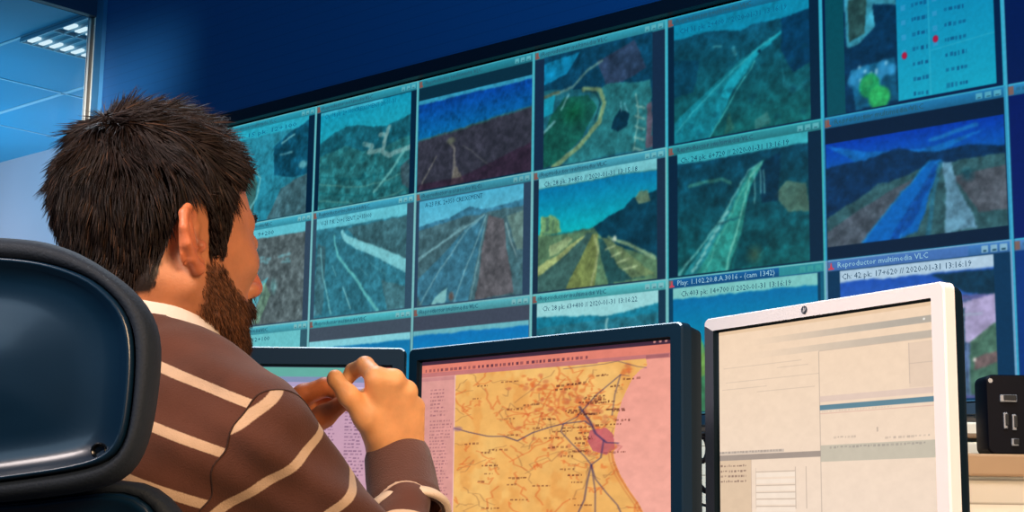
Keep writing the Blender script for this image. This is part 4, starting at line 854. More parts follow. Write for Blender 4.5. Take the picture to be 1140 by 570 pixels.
def coreF(P):
    d = smin(torso_base(P, -.012), cap(P, NB, NB + np.array([0, 0, -.06], np.float32), .055), .03)
    d = smin(d, arm(P, SH - lat * .0, EL, WR, -.006), .03); d = smin(d, arm(P, SHL, ELL, WRL, -.006), .03)
    for h_, k, a in ((hipR, kneeR, ankR), (hipL, kneeL, ankL)): d = smin(d, chain(P, [h_, k, a], [.078, .052, .036]), .03)
    return d
print('core...'); cv2, cf2 = nets(coreF, (-.72, 1.22, .05), (.18, 2.22, 1.17), .009)
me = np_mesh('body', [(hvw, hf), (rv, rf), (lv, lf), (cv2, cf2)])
# skin tones
n0, n1, n2 = len(hv), len(rv), len(lv); tone = np.empty((len(me.vertices), 3)); tone[:] = lin((208, 138, 96))
def zl(x): return np.interp(x, [-.12, -.075, -.041, -.028, -.008, .004, .012, .028, .038, .075, .095], [-.070, -.066, -.060, .004, .036, .020, -.026, -.020, .036, .066, .078])
def beard_w(p):
    x, y, z = p[:, 0], np.abs(p[:, 1]), p[:, 2]
    top = np.interp(x, [.0, .010, .030, .050, .075, .09, .10, .12], [-.06, -.028, -.030, -.052, -.062, -.056, -.052, -.052])
    w = sm(top - z, -.004, .006) * sm(x, .000, .012) * sm(z, -.145, -.125)
    lip = (np.abs(z + .071) < .0075) & (x > .088) & (y < .02); return w * (1 - .9 * lip)
hw = np.zeros(0)
bw = beard_w(hv)[:, None]; t = np.tile(lin((198, 126, 84)), (n0, 1))
ear = (sm(np.abs(hv[:, 1]), .072, .080) * (hv[:, 0] < .0) * (hv[:, 2] > -.05))[:, None]
t = t * (1 - ear) + lin((214, 122, 80)) * ear
nose = (sm(hv[:, 0], .098, .108) * (hv[:, 2] > -.055) * (hv[:, 2] < -.01))[:, None]; t = t * (1 - nose * .6) + lin((214, 108, 76)) * nose * .6
concha_shade = np.clip(1.2 - np.linalg.norm(np.stack([hv[:, 0], np.abs(hv[:, 1]), hv[:, 2]], -1) - earp(.011, -.002, -.002), axis=1) / .012, 0, 1)[:, None]; t = t * (1 - .65 * concha_shade) + lin((80, 30, 20)) * .65 * concha_shade  # shade of the ear hollow painted into the skin tone
lipm = ((np.abs(hv[:, 2] + .071) < .008) & (hv[:, 0] > .088) & (np.abs(hv[:, 1]) < .02))[:, None]; t = np.where(lipm, lin((180, 90, 76)), t)
t = t * (1 - bw * .72) + lin((70, 42, 28)) * bw * .72
sc_ = (sm(hv[:, 2] - zl(hv[:, 0]), -.002, .004) * (np.abs(hv[:, 1]) < .082))[:, None]; t = t * (1 - sc_) + lin((34, 22, 16)) * sc_
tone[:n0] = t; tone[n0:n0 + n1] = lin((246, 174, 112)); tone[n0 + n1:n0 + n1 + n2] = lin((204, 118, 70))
set_attr(me, 'tone', tone)
M_skin = bpy.data.materials.new('skin'); M_skin.use_nodes = True; nt = M_skin.node_tree; b = nt.nodes['Principled BSDF']
a = nt.nodes.new('ShaderNodeAttribute'); a.attribute_name = 'tone'; tc = nt.nodes.new('ShaderNodeTexCoord')
nz = nt.nodes.new('ShaderNodeTexNoise'); nz.inputs['Scale'].default_value = 45; nz.inputs['Detail'].default_value = 5; nt.links.new(tc.outputs['Object'], nz.inputs['Vector'])
mr = nt.nodes.new('ShaderNodeMapRange'); mr.inputs[1].default_value = .3; mr.inputs[2].default_value = .7; mr.inputs[3].default_value = .86; mr.inputs[4].default_value = 1.1; nt.links.new(nz.outputs['Fac'], mr.inputs[0])
vm = nt.nodes.new('ShaderNodeVectorMath'); vm.operation = 'SCALE'; nt.links.new(a.outputs['Color'], vm.inputs[0]); nt.links.new(mr.outputs[0], vm.inputs['Scale']); nt.links.new(vm.outputs[0], b.inputs['Base Color'])
b.inputs['Roughness'].default_value = .48; b.inputs['Subsurface Weight'].default_value = .12; b.inputs['Subsurface Radius'].default_value = (.02, .008, .004); b.inputs['Subsurface Scale'].default_value = .4
n2_ = nt.nodes.new('ShaderNodeTexNoise'); n2_.inputs['Scale'].default_value = 420; nt.links.new(tc.outputs['Object'], n2_.inputs['Vector'])
bp = nt.nodes.new('ShaderNodeBump'); bp.inputs['Strength'].default_value = .25; bp.inputs['Distance'].default_value = .001; nt.links.new(n2_.outputs['Fac'], bp.inputs['Height']); nt.links.new(bp.outputs['Normal'], b.inputs['Normal'])
man = empty('person', (float(PEL[0]), float(PEL[1]), 0), 0, 'bearded dark haired man in brown striped sweater seated with hands raised before monitors', 'person')
OFF = Matrix.Translation((-float(PEL[0]), -float(PEL[1]), 0))
def pl(name, me_, m, parent=man, smooth=True):
    if parent is man: me_.transform(OFF)
    else: me_.transform(OFF)
    return link(name, me_, m, parent, smooth)
body = pl('body', me, M_skin)
# --- hair strands
def strands(name, roots, nrm, flow, length, m, lean=.5, curl=.3, r0=.00045, K=6, seed=1, parent=man, grav=0.0, colour=None):
    r = np.random.default_rng(seed); n = len(roots); P = np.zeros((n, K, 3)); P[:, 0] = roots; d = nrm * lean + flow * (1 - lean); d += r.normal(size=(n, 3)) * .07
    d /= np.linalg.norm(d, axis=1)[:, None]; st = (length / (K - 1))[:, None]
    for k in range(1, K):
        P[:, k] = P[:, k - 1] + d * st
        d = d + flow * curl + np.array([0, 0, -grav]) + r.normal(size=(n, 3)) * .05; d /= np.linalg.norm(d, axis=1)[:, None]
    T = np.gradient(P, axis=1); T /= np.linalg.norm(T, axis=2)[..., None] + 1e-9
    a_ = np.cross(T, r.normal(size=(n, 1, 3))); a_ /= np.linalg.norm(a_, axis=2)[..., None] + 1e-9; b_ = np.cross(T, a_)
    rad = (r0 * (1 - np.linspace(0, 1, K) ** 2 * .85))[None, :, None] * r.uniform(.7, 1.3, (n, 1, 1))
    V = np.stack([P + (a_ * math.cos(q) + b_ * math.sin(q)) * rad for q in (0, 2.094, 4.189)], 2)
    i = np.arange(n * K * 3).reshape(n, K, 3); f = []
    for k in range(3): k2 = (k + 1) % 3; f.append(np.stack([i[:, :-1, k], i[:, :-1, k2], i[:, 1:, k2], i[:, 1:, k]], -1).reshape(-1, 4))
    me_ = np_mesh(name, [(h2w(V.reshape(-1, 3)), np.concatenate(f))])
    col = np.repeat(colour if colour is not None else np.tile(lin((40, 28, 22)), (n, 1)), K * 3, axis=0)
    if len(me_.vertices) == len(col): set_attr(me_, 'tone', col)
    return me_
def hair_mat(name, rough=.55):
    m = bpy.data.materials.new(name); m.use_nodes = True; nt = m.node_tree; b = nt.nodes['Principled BSDF']; a = nt.nodes.new('ShaderNodeAttribute'); a.attribute_name = 'tone'
    nt.links.new(a.outputs['Color'], b.inputs['Base Color']); b.inputs['Roughness'].default_value = rough; b.inputs['Specular IOR Level'].default_value = .32; return m
M_hair = hair_mat('hair_strands'); M_beard = hair_mat('beard_strands', .5)
def capF(P):
    q = P.copy(); z = P[..., 2]; x = P[..., 0]
    d = ell(P, (-.006, 0, .030), (.090, .073, .086)); d = smin(d, ell(P, (.032, 0, -.018), (.060, .062, .088)), .03)
    d = smin(d, chain(P, [(-.022, 0, -.045), (NKL * .5 + np.array([-.022, 0, -.045]) * .5)], [.052, .054]), .025)
    th = np.interp(z, [-.08, -.04, .0, .06, .11], [.000, .002, .003, .007, .010]) + .004 * sm(x, .03, .08) * sm(z, .04, .09)
    nn = .0026 * np.sin(x * 210 + 3 * np.sin(P[..., 1] * 90) + z * 60) * np.sin(P[..., 1] * 170 + z * 130 + 1.3) * .6
    d = d - th - nn
    return smax(d, zl(x) - z, .006)
kv, kf = nets(capF, (-.13, -.105, -.10), (.12, .105, .16), .0026)
kme = np_mesh('hair', [(h2w(kv), kf)]); kme.calc_loop_triangles if False else None
tn = np.tile(lin((16, 12, 11)), (len(kv), 1)); 
# roots on cap
tri = kv[kf]; ctr = tri.mean(1); fn_ = np.cross(tri[:, 2] - tri[:, 0], tri[:, 3] - tri[:, 1]); ar = np.linalg.norm(fn_, axis=1); fn_ = fn_ / (ar[:, None] + 1e-12)
grad = lambda p: np.stack([capF((p + e).astype(np.float32)) - capF((p - e).astype(np.float32)) for e in np.eye(3) * .004], -1)
r = np.random.default_rng(11)
def sample(k, wfun=None):
    w = ar * (1 if wfun is None else wfun(ctr)); idx = r.choice(len(ctr), k, p=w / w.sum()); u, v = r.random((2, k, 1)); q = tri[idx]
    p = (q[:, 0] * (1 - u) * (1 - v) + q[:, 1] * u * (1 - v) + q[:, 2] * u * v + q[:, 3] * (1 - u) * v); return p
outer = lambda c: ((c[:, 2] > zl(c[:, 0]) - .004)).astype(float) + 1e-6
roots = sample(21000, outer); g = grad(roots); nr = g / (np.linalg.norm(g, axis=1)[:, None] + 1e-9)
wh = np.array([-.062, -.012, .105]); fl = roots - wh; fl -= nr * (fl * nr).sum(1)[:, None]; fl /= np.linalg.norm(fl, axis=1)[:, None] + 1e-9
down = np.array([0, 0, -1.0]) - nr * nr[:, 2:3] * -1; sw = np.array([.55, 0, .35]); top = sm(roots[:, 2], .03, .09)[:, None]; fr = sm(roots[:, 0], .0, .07)[:, None]
fl = fl + down * (1 - top) * 1.0 + np.array([.3, 0, .5]) * top * fr * 1.4 + np.array([-.35, 0, 0]) * (1 - top) * (roots[:, 0:1] < .0)
cl = np.stack([np.sin(roots[:, 0] * 150 + roots[:, 2] * 90), np.sin(roots[:, 1] * 160 + roots[:, 0] * 70), np.sin(roots[:, 2] * 60 + roots[:, 1] * 150 + roots[:, 0] * 90)], -1) * .34
fl = fl + cl; fl /= np.linalg.norm(fl, axis=1)[:, None] + 1e-9
ln_ = np.interp(roots[:, 2], [-.08, -.05, .0, .06, .12], [.007, .011, .018, .026, .028]) * r.uniform(.6, 1.2, len(roots)); ln_ = np.where(roots[:, 0] > .035, np.where(roots[:, 2] < .05, .008, ln_ * .62), ln_)
ln_ = np.where((roots[:, 0] < -.03) & (roots[:, 2] < .085), ln_ * .88, ln_)
ln_ = np.where((roots[:, 0] > -.03) & (roots[:, 2] < .03), .009, ln_)
lc = r.random((len(roots), 1)); cc = lin((24, 17, 15)) * (1 - lc) + lin((46, 31, 24)) * lc; hi = r.random(len(roots)) < .05; cc[hi] = lin((84, 58, 42))
sme = strands('h2', roots, nr, fl, ln_, M_hair, lean=.16, curl=.25, r0=.00050, K=6, colour=cc, seed=3)
# join cap + strands into one hair mesh
def join(a, b, name, ta, tb):
    va = np.empty(len(a.vertices) * 3, np.float32); a.vertices.foreach_get('co', va); vb = np.empty(len(b.vertices) * 3, np.float32); b.vertices.foreach_get('co', vb)
    fa = np.empty(len(a.polygons) * 4, np.int32); a.loops.foreach_get('vertex_index', fa); fb = np.empty(len(b.polygons) * 4, np.int32); b.loops.foreach_get('vertex_index', fb)
    m_ = np_mesh(name, [(va.reshape(-1, 3), fa.reshape(-1, 4)), (vb.reshape(-1, 3), fb.reshape(-1, 4))]); set_attr(m_, 'tone', np.concatenate([ta, tb])); bpy.data.meshes.remove(a); bpy.data.meshes.remove(b); return m_
hme = join(kme, sme, 'hair', tn, np.repeat(cc, 18, axis=0)); mi_ = np.zeros(len(hme.polygons), np.int32); mi_[:len(kf)] = 1; hair = pl('hair', hme, [M_hair, mat('hair_undercoat', (14, 10, 9), 1.0, spec=0.0)]); hme.polygons.foreach_set('material_index', mi_)
# fly-away wisps are part of the hair colour but catch the ceiling light
# --- beard
tri = hv[hf]; ctr = tri.mean(1); fn_ = np.cross(tri[:, 2] - tri[:, 0], tri[:, 3] - tri[:, 1]); ar = np.linalg.norm(fn_, axis=1)
roots = sample(9000, lambda c: beard_w(c) + 1e-9)
gradh = lambda p: np.stack([headF((p + e).astype(np.float32)) - headF((p - e).astype(np.float32)) for e in np.eye(3) * .003], -1)
g = gradh(roots); nr = g / (np.linalg.norm(g, axis=1)[:, None] + 1e-9)
fl = np.tile(np.array([.35, 0, -1.0]), (len(roots), 1)); fl -= nr * (fl * nr).sum(1)[:, None] * .7; fl /= np.linalg.norm(fl, axis=1)[:, None]
ln_ = np.interp(roots[:, 0], [0, .03, .06, .1], [.004, .006, .008, .009]) * r.uniform(.6, 1.2, len(roots)); ln_ = np.where(roots[:, 2] < -.08, ln_ * 1.15, ln_)
lc = r.random((len(roots), 1)); cc = lin((66, 40, 26)) * (1 - lc) + lin((140, 88, 54)) * lc; chin_shade = sm(roots[:, 0], .05, .09)[:, None] * .7; cc = cc * (1 - chin_shade) + lin((26, 20, 20)) * chin_shade  # beard darkens towards the chin, its shade put into the strand colour
bme = strands('beard', roots, nr, fl, ln_, M_beard, lean=.35, curl=.2, r0=.00040, K=5, colour=cc, seed=5); pl('beard', bme, M_beard)
# brows and lashes
for nm, y0, z0, x0, ll, cnt in (('eyebrow', .012, .018, .093, .0065, 260), ('eyelash', .022, .001, .0895, .0045, 60)):
    for sgn in (-1, 1):
        t_ = r.random(cnt); rt = np.stack([x0 - t_ ** 1.5 * .020, sgn * (y0 + t_ * (.034 if nm == 'eyebrow' else .018)), z0 + .004 * np.sin(t_ * 3) + r.normal(size=cnt) * (.0016 if nm == 'eyebrow' else .0004)], -1)
        nn_ = np.tile([1., sgn * .2, .0], (cnt, 1)); ff = np.tile([.35, sgn * .8, .25] if nm == 'eyebrow' else [1.0, sgn * .1, -.25], (cnt, 1)); ff /= np.linalg.norm(ff, axis=1)[:, None]
        pl(nm, strands(nm, rt, nn_, ff, np.full(cnt, ll) * r.uniform(.7, 1.2, cnt), M_hair, lean=.45, r0=.00045, K=4, colour=np.tile(lin((22, 16, 14)), (cnt, 1)), seed=8), M_hair)
M_eye = mat('eye_white', (214, 208, 200), .15); M_iris = mat('iris_brown', (44, 26, 16), .1)
for sgn in (-1, 1):
    bm = bmesh.new(); bmesh.ops.create_uvsphere(bm, u_segments=24, v_segments=16, radius=.0118)
    e_ = bpy.data.meshes.new('eye'); 
    for f in bm.faces: f.material_index = 1 if f.calc_center_median().x > .0102 else 0
    cw = Vector([float(q) for q in h2w((.0788, sgn * .031, -.003))]); bm.transform(Matrix.Translation(cw) @ Matrix([[float(q) for q in row] for row in HR]).to_4x4()); bm.to_mesh(e_); bm.free(); pl('eye', e_, [M_eye, M_iris])
# --- sweater
def folds(P): return .0030 * np.sin(P[..., 2] * 70 + 2.2 * np.sin(P[..., 0] * 28) + P[..., 1] * 30) * np.sin(P[..., 0] * 40 - P[..., 1] * 34 + .6) + .0016 * np.sin(P[..., 2] * 150 + P[..., 0] * 90)
def sleeve(P, S, E, Wv):
    return chain(P, [S, E, Wv], [.0555, .047, .020])
RIB = V3(at(441, 512, 1.70)); ELd = EL
def hem(P): Q = (P - NB) @ TR; return (-.50 - Q[..., 2])
def neckcut(P):
    Q = (P - NB) @ TR - np.array([.012, 0, .012], np.float32); A_ = np.array([.50, 0, .866], np.float32); h_ = Q @ A_; rr = ln(Q - h_[..., None] * A_)
    return -np.maximum((rr - (.080 + .75 * np.maximum(h_ + .016, 0))) * .8, -.040 - h_)
XL = .138
def sw_all(P):
    Q = (P - NB) @ TR; tb = torso_base(P, .012); d = smin(smin(tb, sleeve(P, SH, EL, WR), .022), sleeve(P, SHL, ELL, WRL), .022) - folds(P)
    for E, Wv in ((EL, WR), (ELL, WRL)):
        c_ = Wv - E; L = np.linalg.norm(c_); t = (P - E) @ (c_ / L); near = (cap(P, E, Wv, .07) < 0) & (Q[..., 0] > .06) & (t > L * .55)
        d = np.where(near, smax(d, t - (L - .066), .005), d)
    d = smax(d, hem(P), .008); return smax(d, neckcut(P), .008)
def plane_n(side):
    n = np.array([0, -side, -.33]); c0_ = .180 + .33 * .10                # side*l - .36 z = c0
    k = np.linalg.norm(n); nw = (n / k) @ TR.T; return nw, c0_ / k
print('sweater...')
va, fa = nets(sw_all, (-.66, 1.18, .60), (.06, 1.90, 1.20), .0040)
full = np_mesh('sweater_all', [(va, fa)])
def split(which):
    bm = bmesh.new(); bm.from_mesh(full); seams = []
    for side in (1, -1):
        nw, c_ = plane_n(side); co = Vector([float(q) for q in (NB + nw * c_)]); r_ = bmesh.ops.bisect_plane(bm, geom=bm.verts[:] + bm.edges[:] + bm.faces[:], plane_co=co, plane_no=Vector([float(q) for q in nw]))
        seams.append([e for e in r_['geom_cut'] if isinstance(e, bmesh.types.BMEdge)])
    ln_seg = [(e.verts[0].co.copy(), e.verts[1].co.copy()) for e in seams[0]]
    cs = np.array([f.calc_center_median()[:] for f in bm.faces]); Q = (cs - NB) @ TR; d = []
    for side in (1, -1):
        nw, c_ = plane_n(side); d.append((cs - NB) @ nw - c_)
    front = Q[:, 0] > XL; armR = (d[0] > 0) | (front & (ln(cs - EL) < ln(cs - ELL))); armL = ((d[1] > 0) | (front & ~armR)) & ~armR
    keep = {'t': ~(armR | armL), 'r': armR, 'l': armL}[which]; kill = [f for f, k_ in zip(bm.faces[:], keep) if not k_]
    bmesh.ops.delete(bm, geom=kill, context='FACES'); m_ = bpy.data.meshes.new('part'); bm.to_mesh(m_); bm.free()
    v = np.empty(len(m_.vertices) * 3, np.float32); m_.vertices.foreach_get('co', v); return m_, v.reshape(-1, 3), ln_seg
mT, v1, seam_seg = split('t'); mR, v2, _s = split('r'); mL, v3, _s = split('l')
TK, T0 = .36, 0.0
def tor_c(v): Q = (v - NB) @ TR; return Q[:, 2] + TK * (-Q[:, 1]) * (1) * sm(-Q[:, 1], -.02, .05) + .0
def arm_c(v, S, E, Wv):
    a1 = (E - S) / np.linalg.norm(E - S); L1 = np.linalg.norm(E - S); a2 = (Wv - E) / np.linalg.norm(Wv - E)
    tt = (v - S) @ a1; d1 = np.linalg.norm(v - S - np.clip(tt, 0, L1)[:, None] * a1, axis=1); t2 = (v - E) @ a2; L2 = np.linalg.norm(Wv - E); d2 = np.linalg.norm(v - E - np.clip(t2, 0, L2)[:, None] * a2, axis=1)
    return np.where(d1 < d2, tt - .22 * (v[:, 0] - S[0]), L1 + t2)
def stripe_mat(name, period, offset, width):
    m = bpy.data.materials.new(name); m.use_nodes = True; nt = m.node_tree; b = nt.nodes['Principled BSDF']
    a = nt.nodes.new('ShaderNodeAttribute'); a.attribute_name = 'stripe_at'
    def mth(op, x, y=None):
        n = nt.nodes.new('ShaderNodeMath'); n.operation = op
        for i_, q in enumerate((x, y)):
            if q is None: continue
            if isinstance(q, (int, float)): n.inputs[i_].default_value = q
            else: nt.links.new(q, n.inputs[i_])
        return n.outputs[0]
    f = mth('FRACT', mth('DIVIDE', mth('ADD', a.outputs['Fac'], offset), period)); e = mth('ABSOLUTE', mth('SUBTRACT', f, .5))
    tc = nt.nodes.new('ShaderNodeTexCoord'); nz = nt.nodes.new('ShaderNodeTexNoise'); nz.inputs['Scale'].default_value = 700; nt.links.new(tc.outputs['Object'], nz.inputs['Vector'])
    e2 = mth('ADD', e, mth('MULTIPLY', mth('SUBTRACT', nz.outputs['Fac'], .5), .02))
    r_ = nt.nodes.new('ShaderNodeValToRGB'); w = width / period / 2; r_.color_ramp.elements[0].position = max(0, w - .008); r_.color_ramp.elements[1].position = w + .008
    r_.color_ramp.elements[0].color = L4((206, 174, 145)); r_.color_ramp.elements[1].color = L4((90, 53, 41)); nt.links.new(e2, r_.inputs['Fac'])
    nb = nt.nodes.new('ShaderNodeTexNoise'); nb.inputs['Scale'].default_value = 18; nb.inputs['Detail'].default_value = 6; nt.links.new(tc.outputs['Object'], nb.inputs['Vector'])
    mr = nt.nodes.new('ShaderNodeMapRange'); mr.inputs[1].default_value = .3; mr.inputs[2].default_value = .7; mr.inputs[3].default_value = .78; mr.inputs[4].default_value = 1.15; nt.links.new(nb.outputs['Fac'], mr.inputs[0])
    vm = nt.nodes.new('ShaderNodeVectorMath'); vm.operation = 'SCALE'; nt.links.new(r_.outputs['Color'], vm.inputs[0]); nt.links.new(mr.outputs[0], vm.inputs['Scale']); nt.links.new(vm.outputs[0], b.inputs['Base Color'])
    b.inputs['Roughness'].default_value = .9; b.inputs['Sheen Weight'].default_value = .1; b.inputs['Sheen Roughness'].default_value = .6; b.inputs['Specular IOR Level'].default_value = .2
    bp = nt.nodes.new('ShaderNodeBump'); bp.inputs['Strength'].default_value = .5; bp.inputs['Distance'].default_value = .0012; nt.links.new(nz.outputs['Fac'], bp.inputs['Height']); nt.links.new(bp.outputs['Normal'], b.inputs['Normal']); return m
me = mT; me.name = 'sweater'; set_attr(me, 'stripe_at', tor_c(v1)); sweater = pl('sweater', me, stripe_mat('brown_knit_striped', .048, 0.0202, .0085))
me = mR; me.name = 'sleeve'; set_attr(me, 'stripe_at', arm_c(v2, SH, EL, WR)); M_slv = stripe_mat('brown_sleeve_striped', .050, 0.015, .0080); pl('sleeve', me, M_slv, sweater)
me = mL; me.name = 'sleeve'; set_attr(me, 'stripe_at', arm_c(v3, SHL, ELL, WRL)); pl('sleeve', me, M_slv, sweater)
mb = MB()
for a_, b_ in seam_seg:
    q_ = (np.array(a_[:]) - NB) @ TR
    if q_[0] < XL and (a_ - b_).length > 1e-4: mb.tube([a_, b_], .0008, 5, cap=False)
o = mb.build('shoulder_seam', mat('dark_seam_thread', (56, 32, 26), .9), None, True); o.data.transform(OFF); o.parent = sweater
# --- cuff: a ribbed plain band with a cream rim below it on the raised arm
M_cuff = mat('plain_brown_cuff', (90, 53, 41), .9, bump=.5, bscale=600, noise=.12, nscale=30, sheen=.2); M_rim = mat('cream_cuff_rim', (222, 196, 168), .85, bump=.4, bscale=500)
ax_ = V3(at(442, 506, 1.70)) - V3(at(452, 566, 1.655)); Lc = float(np.linalg.norm(ax_)); ax_ = Vector([float(q) for q in ax_ / Lc]); c0 = at(452, 566, 1.655)
ux = (_r - ax_ * _r.dot(ax_)).normalized(); uy = ax_.cross(ux)
def loopc(t, rx, ry, wob=0.0): 
    cc_ = c0 + ax_ * t; return [tuple(cc_ + ux * rx * math.cos(q) + uy * ry * math.sin(q) + ax_ * wob * math.sin(3 * q + t * 90)) for q in np.linspace(0, 2 * math.pi, 56, endpoint=False)]
mb = MB(); mb.loft([loopc(Lc - .012, .0295, .027), loopc(Lc + .001, .0305, .028), loopc(Lc + .003, .0335, .031), loopc(Lc - .003, .0355, .033), loopc(Lc * .6, .0375, .0355, .0006), loopc(.014, .0380, .037, .001), loopc(.006, .0395, .0385), loopc(.003, .0380, .037), loopc(.000, .0405, .040), loopc(-.004, .039, .038), loopc(-.01, .036, .035)], cap0=False, cap1=False)
o = mb.build('cuff', M_cuff, None, True); o.data.transform(OFF); o.parent = sweater
mb = MB(); mb.loft([loopc(.001, .0385, .038), loopc(.0, .0425, .042), loopc(-.006, .0465, .046), loopc(-.011, .0465, .046), loopc(-.0125, .0445, .044), loopc(-.011, .040, .0395)], cap0=False, cap1=False)
o = mb.build('cuff_rim', M_rim, None, True); o.data.transform(OFF); o.parent = sweater; o['label'] = 'cream rim of the turned cuff'
# --- shirt collar
M_shirt = mat('pale_pink_white_shirt', (232, 214, 200), .8, bump=.2, bscale=300)
mb = MB(); loops = []
_a = np.array([.50, 0, .866]); _x = np.array([.866, 0, -.50])
for rr, h_ in ((.061, -.040), (.0625, .000), (.064, .022), (.0665, .027), (.070, .024), (.079, -.006), (.087, -.034), (.085, -.038)):
    L_ = []
    for q in np.linspace(0, 2 * math.pi, 64, endpoint=False):
        x, y = math.cos(q), math.sin(q); hh_ = h_ * (1 - .22 * (1 + x) / 2)
        L_.append(tuple(t2w(np.array([.012, 0, .012]) + _x * x * rr * 1.04 + np.array([0, 1, 0]) * y * rr + _a * hh_)))
    loops.append(L_)
mb.loft(loops, cap0=False, cap1=False); o = mb.build('shirt_collar', M_shirt, None, True); o.data.transform(OFF); o.parent = man
# --- trousers and shoes
def trF(P):
    d = ell(P, PEL + fw * .02, (.155, .155, .12))
    for h_, k, a in ((hipR, kneeR, ankR), (hipL, kneeL, ankL)): d = smin(d, chain(P, [h_, k, a], [.092, .066, .054]), .03)
    return smax(d, P[..., 2] - (PEL[2] + .075), .01)
v4, f4 = nets(trF, (-.62, 1.20, .03), (.12, 2.02, .78), .009); pl('trousers', np_mesh('trousers', [(v4, f4)]), mat('dark_trousers', (34, 38, 52), .85, noise=.1, nscale=40))
for a in (ankR, ankL):
    def shF(P, a=a):
        h_ = flo(a, .045); d = chain(P, [h_ - fw * .03, flo(a + fw * .10, .038), flo(a + fw * .17, .030)], [.045, .042, .034]); d = smin(d, cap(P, flo(a, .05), flo(a, .09), .044), .02); return smax(d, .004 - P[..., 2], .004)
    v5, f5 = nets(shF, a + np.array([-.2, -.2, -.11]), a + np.array([.25, .28, .08]), .006); pl('shoe', np_mesh('shoe', [(v5, f5)]), mat('black_shoe', (16, 15, 16), .4))

# ============================================================ office chair
def resample(pts, n):
    p = np.array(pts, float); s = np.r_[0, np.cumsum(np.hypot(*np.diff(p, axis=0).T))]; t = np.linspace(0, s[-1], n); q = np.stack([np.interp(t, s, p[:, 0]), np.interp(t, s, p[:, 1])], 1)
    for _ in range(3): q[1:-1] = q[1:-1] * .5 + (q[:-2] + q[2:]) * .25
    return q
def outline(px, d, n=44):
    """right half given as photo measurements at depth d, mirrored about the chair's middle"""
    w = [at(x, y, d) for x, y in px]; h_ = resample([(p.x, p.z) for p in w], n); cx_ = h_[0, 0]; h_[:, 0] -= cx_; l_ = h_[::-1].copy(); l_[:, 0] *= -1; return np.concatenate([h_, l_[1:-1]]), cx_
def lp(o_, y, bend=0.0): return [(float(x), y + bend * float(x) ** 2, float(z)) for x, z in o_]
M_cush = mat('matte_black_cushion', (22, 34, 48), .75, bump=.3, bscale=500); M_shell = mat('glossy_blue_black_shell', (7, 34, 56), .3, coat=.3, noise=.3, nscale=6); M_ridge = mat('lighter_shell_ridge', (40, 52, 60), .3, coat=.4)  # ridge grey is lighter than the shell
oo, cxx = outline([(-28, 256), (34, 260), (73, 272), (112, 295), (140, 317), (160, 342), (170, 370), (171, 402), (167, 452), (162, 486), (152, 516), (135, 536), (84, 549), (0, 559), (-28, 561)], 1.15)
ii, _c = outline([(-28, 283), (20, 286), (56, 292), (101, 309), (135, 340), (147, 368), (150, 407), (148, 452), (144, 491), (132, 513), (84, 525), (0, 537), (-28, 539)], 1.15)
chair = empty('office_chair', (cxx, 1.40, 0), 0, 'glossy blue-black office chair with headrest, its back turned to the viewer', 'chair')
y0 = 1.15 - 1.40 + .0; yy = float(at(-28, 400, 1.15).y) - 1.40
mx = lambda t: oo * (1 - t) + ii * t
cen = ii.mean(0); ins = lambda s: cen + (ii - cen) * s
mb = MB(); mb.loft([lp(cen + (oo - cen) * .6, yy + .050), lp(cen + (oo - cen) * .93, yy + .045), lp(oo, yy + .028), lp(oo, yy + .012), lp(mx(.18), yy + .001), lp(mx(.5), yy - .005), lp(mx(.85), yy - .002), lp(mx(.97), yy + .006), lp(ins(.9), yy + .012)])
mb.build('headrest_cushion', M_cush, chair, True)
mb = MB(); mb.loft([lp(ins(1.01), yy + .006), lp(ins(1.0), yy - .004), lp(ins(.985), yy - .007), lp(ins(.965), yy - .006), lp(ins(.93), yy - .001), lp(ins(.80), yy + .004), lp(ins(.6), yy + .003), lp(ins(.4), yy - .0), lp(ins(.15), yy - .002)])
hs = mb.build('headrest_shell', M_shell, chair, True)
sp_ = at(112, 502, 1.14); mb = MB(); qx, qz = sp_.x - cxx, sp_.z
mb.loft([[(qx + r_ * math.cos(a), yy + y_, qz + r_ * math.sin(a)) for a in np.linspace(0, 2 * math.pi, 24, endpoint=False)] for r_, y_ in ((.0058, .004), (.0058, -.0045), (.0048, -.0055), (.0040, -.0050), (.0036, -.002), (.0032, -.0015))]); mb.build('screw', mat('dark_screw', (18, 22, 28), .2, metal=.6, coat=.4), chair, angle=50)
oo, _c = outline([(-28, 545), (60, 539), (110, 531), (136, 531), (160, 545), (180, 568), (197, 610), (214, 720), (216, 880), (190, 985), (120, 1010), (-28, 1015)], 1.19)
ii, _c = outline([(-28, 562), (23, 558), (80, 550), (114, 546), (136, 549), (151, 562), (165, 590), (185, 710), (188, 870), (166, 960), (110, 982), (-28, 988)], 1.19)
yy = float(at(-28, 560, 1.19).y) - 1.40 + .01; cen = ii.mean(0)
mb = MB(); mb.loft([lp(cen + (oo - cen) * .6, yy + .050), lp(cen + (oo - cen) * .95, yy + .045), lp(oo, yy + .028), lp(oo, yy + .010), lp(mx(.2), yy + .001), lp(mx(.6), yy - .003), lp(mx(.95), yy + .004), lp(ins(.9), yy + .012)]); mb.build('backrest_cushion', M_cush, chair, True)
mb = MB(); mb.loft([lp(ins(1.01), yy + .006), lp(ins(1.0), yy - .004), lp(ins(.985), yy - .006), lp(ins(.955), yy - .004), lp(ins(.90), yy + .003), lp(ins(.6), yy + .002), lp(ins(.2), yy)]); mb.build('backrest_shell', M_shell, chair, True)
mb = MB(); mb.box((0, -.17, .72), (.07, .03, .56), bev=.01); mb.box((0, -.10, .425), (.07, .22, .035), bev=.008); mb.build('back_post', M_shell, chair, angle=40)
sq = rounded(.50, .50, .10, 8, -.25, -.25)
def sl_(k, z): return [(x * k, .06 + y * k, z) for x, y in sq]
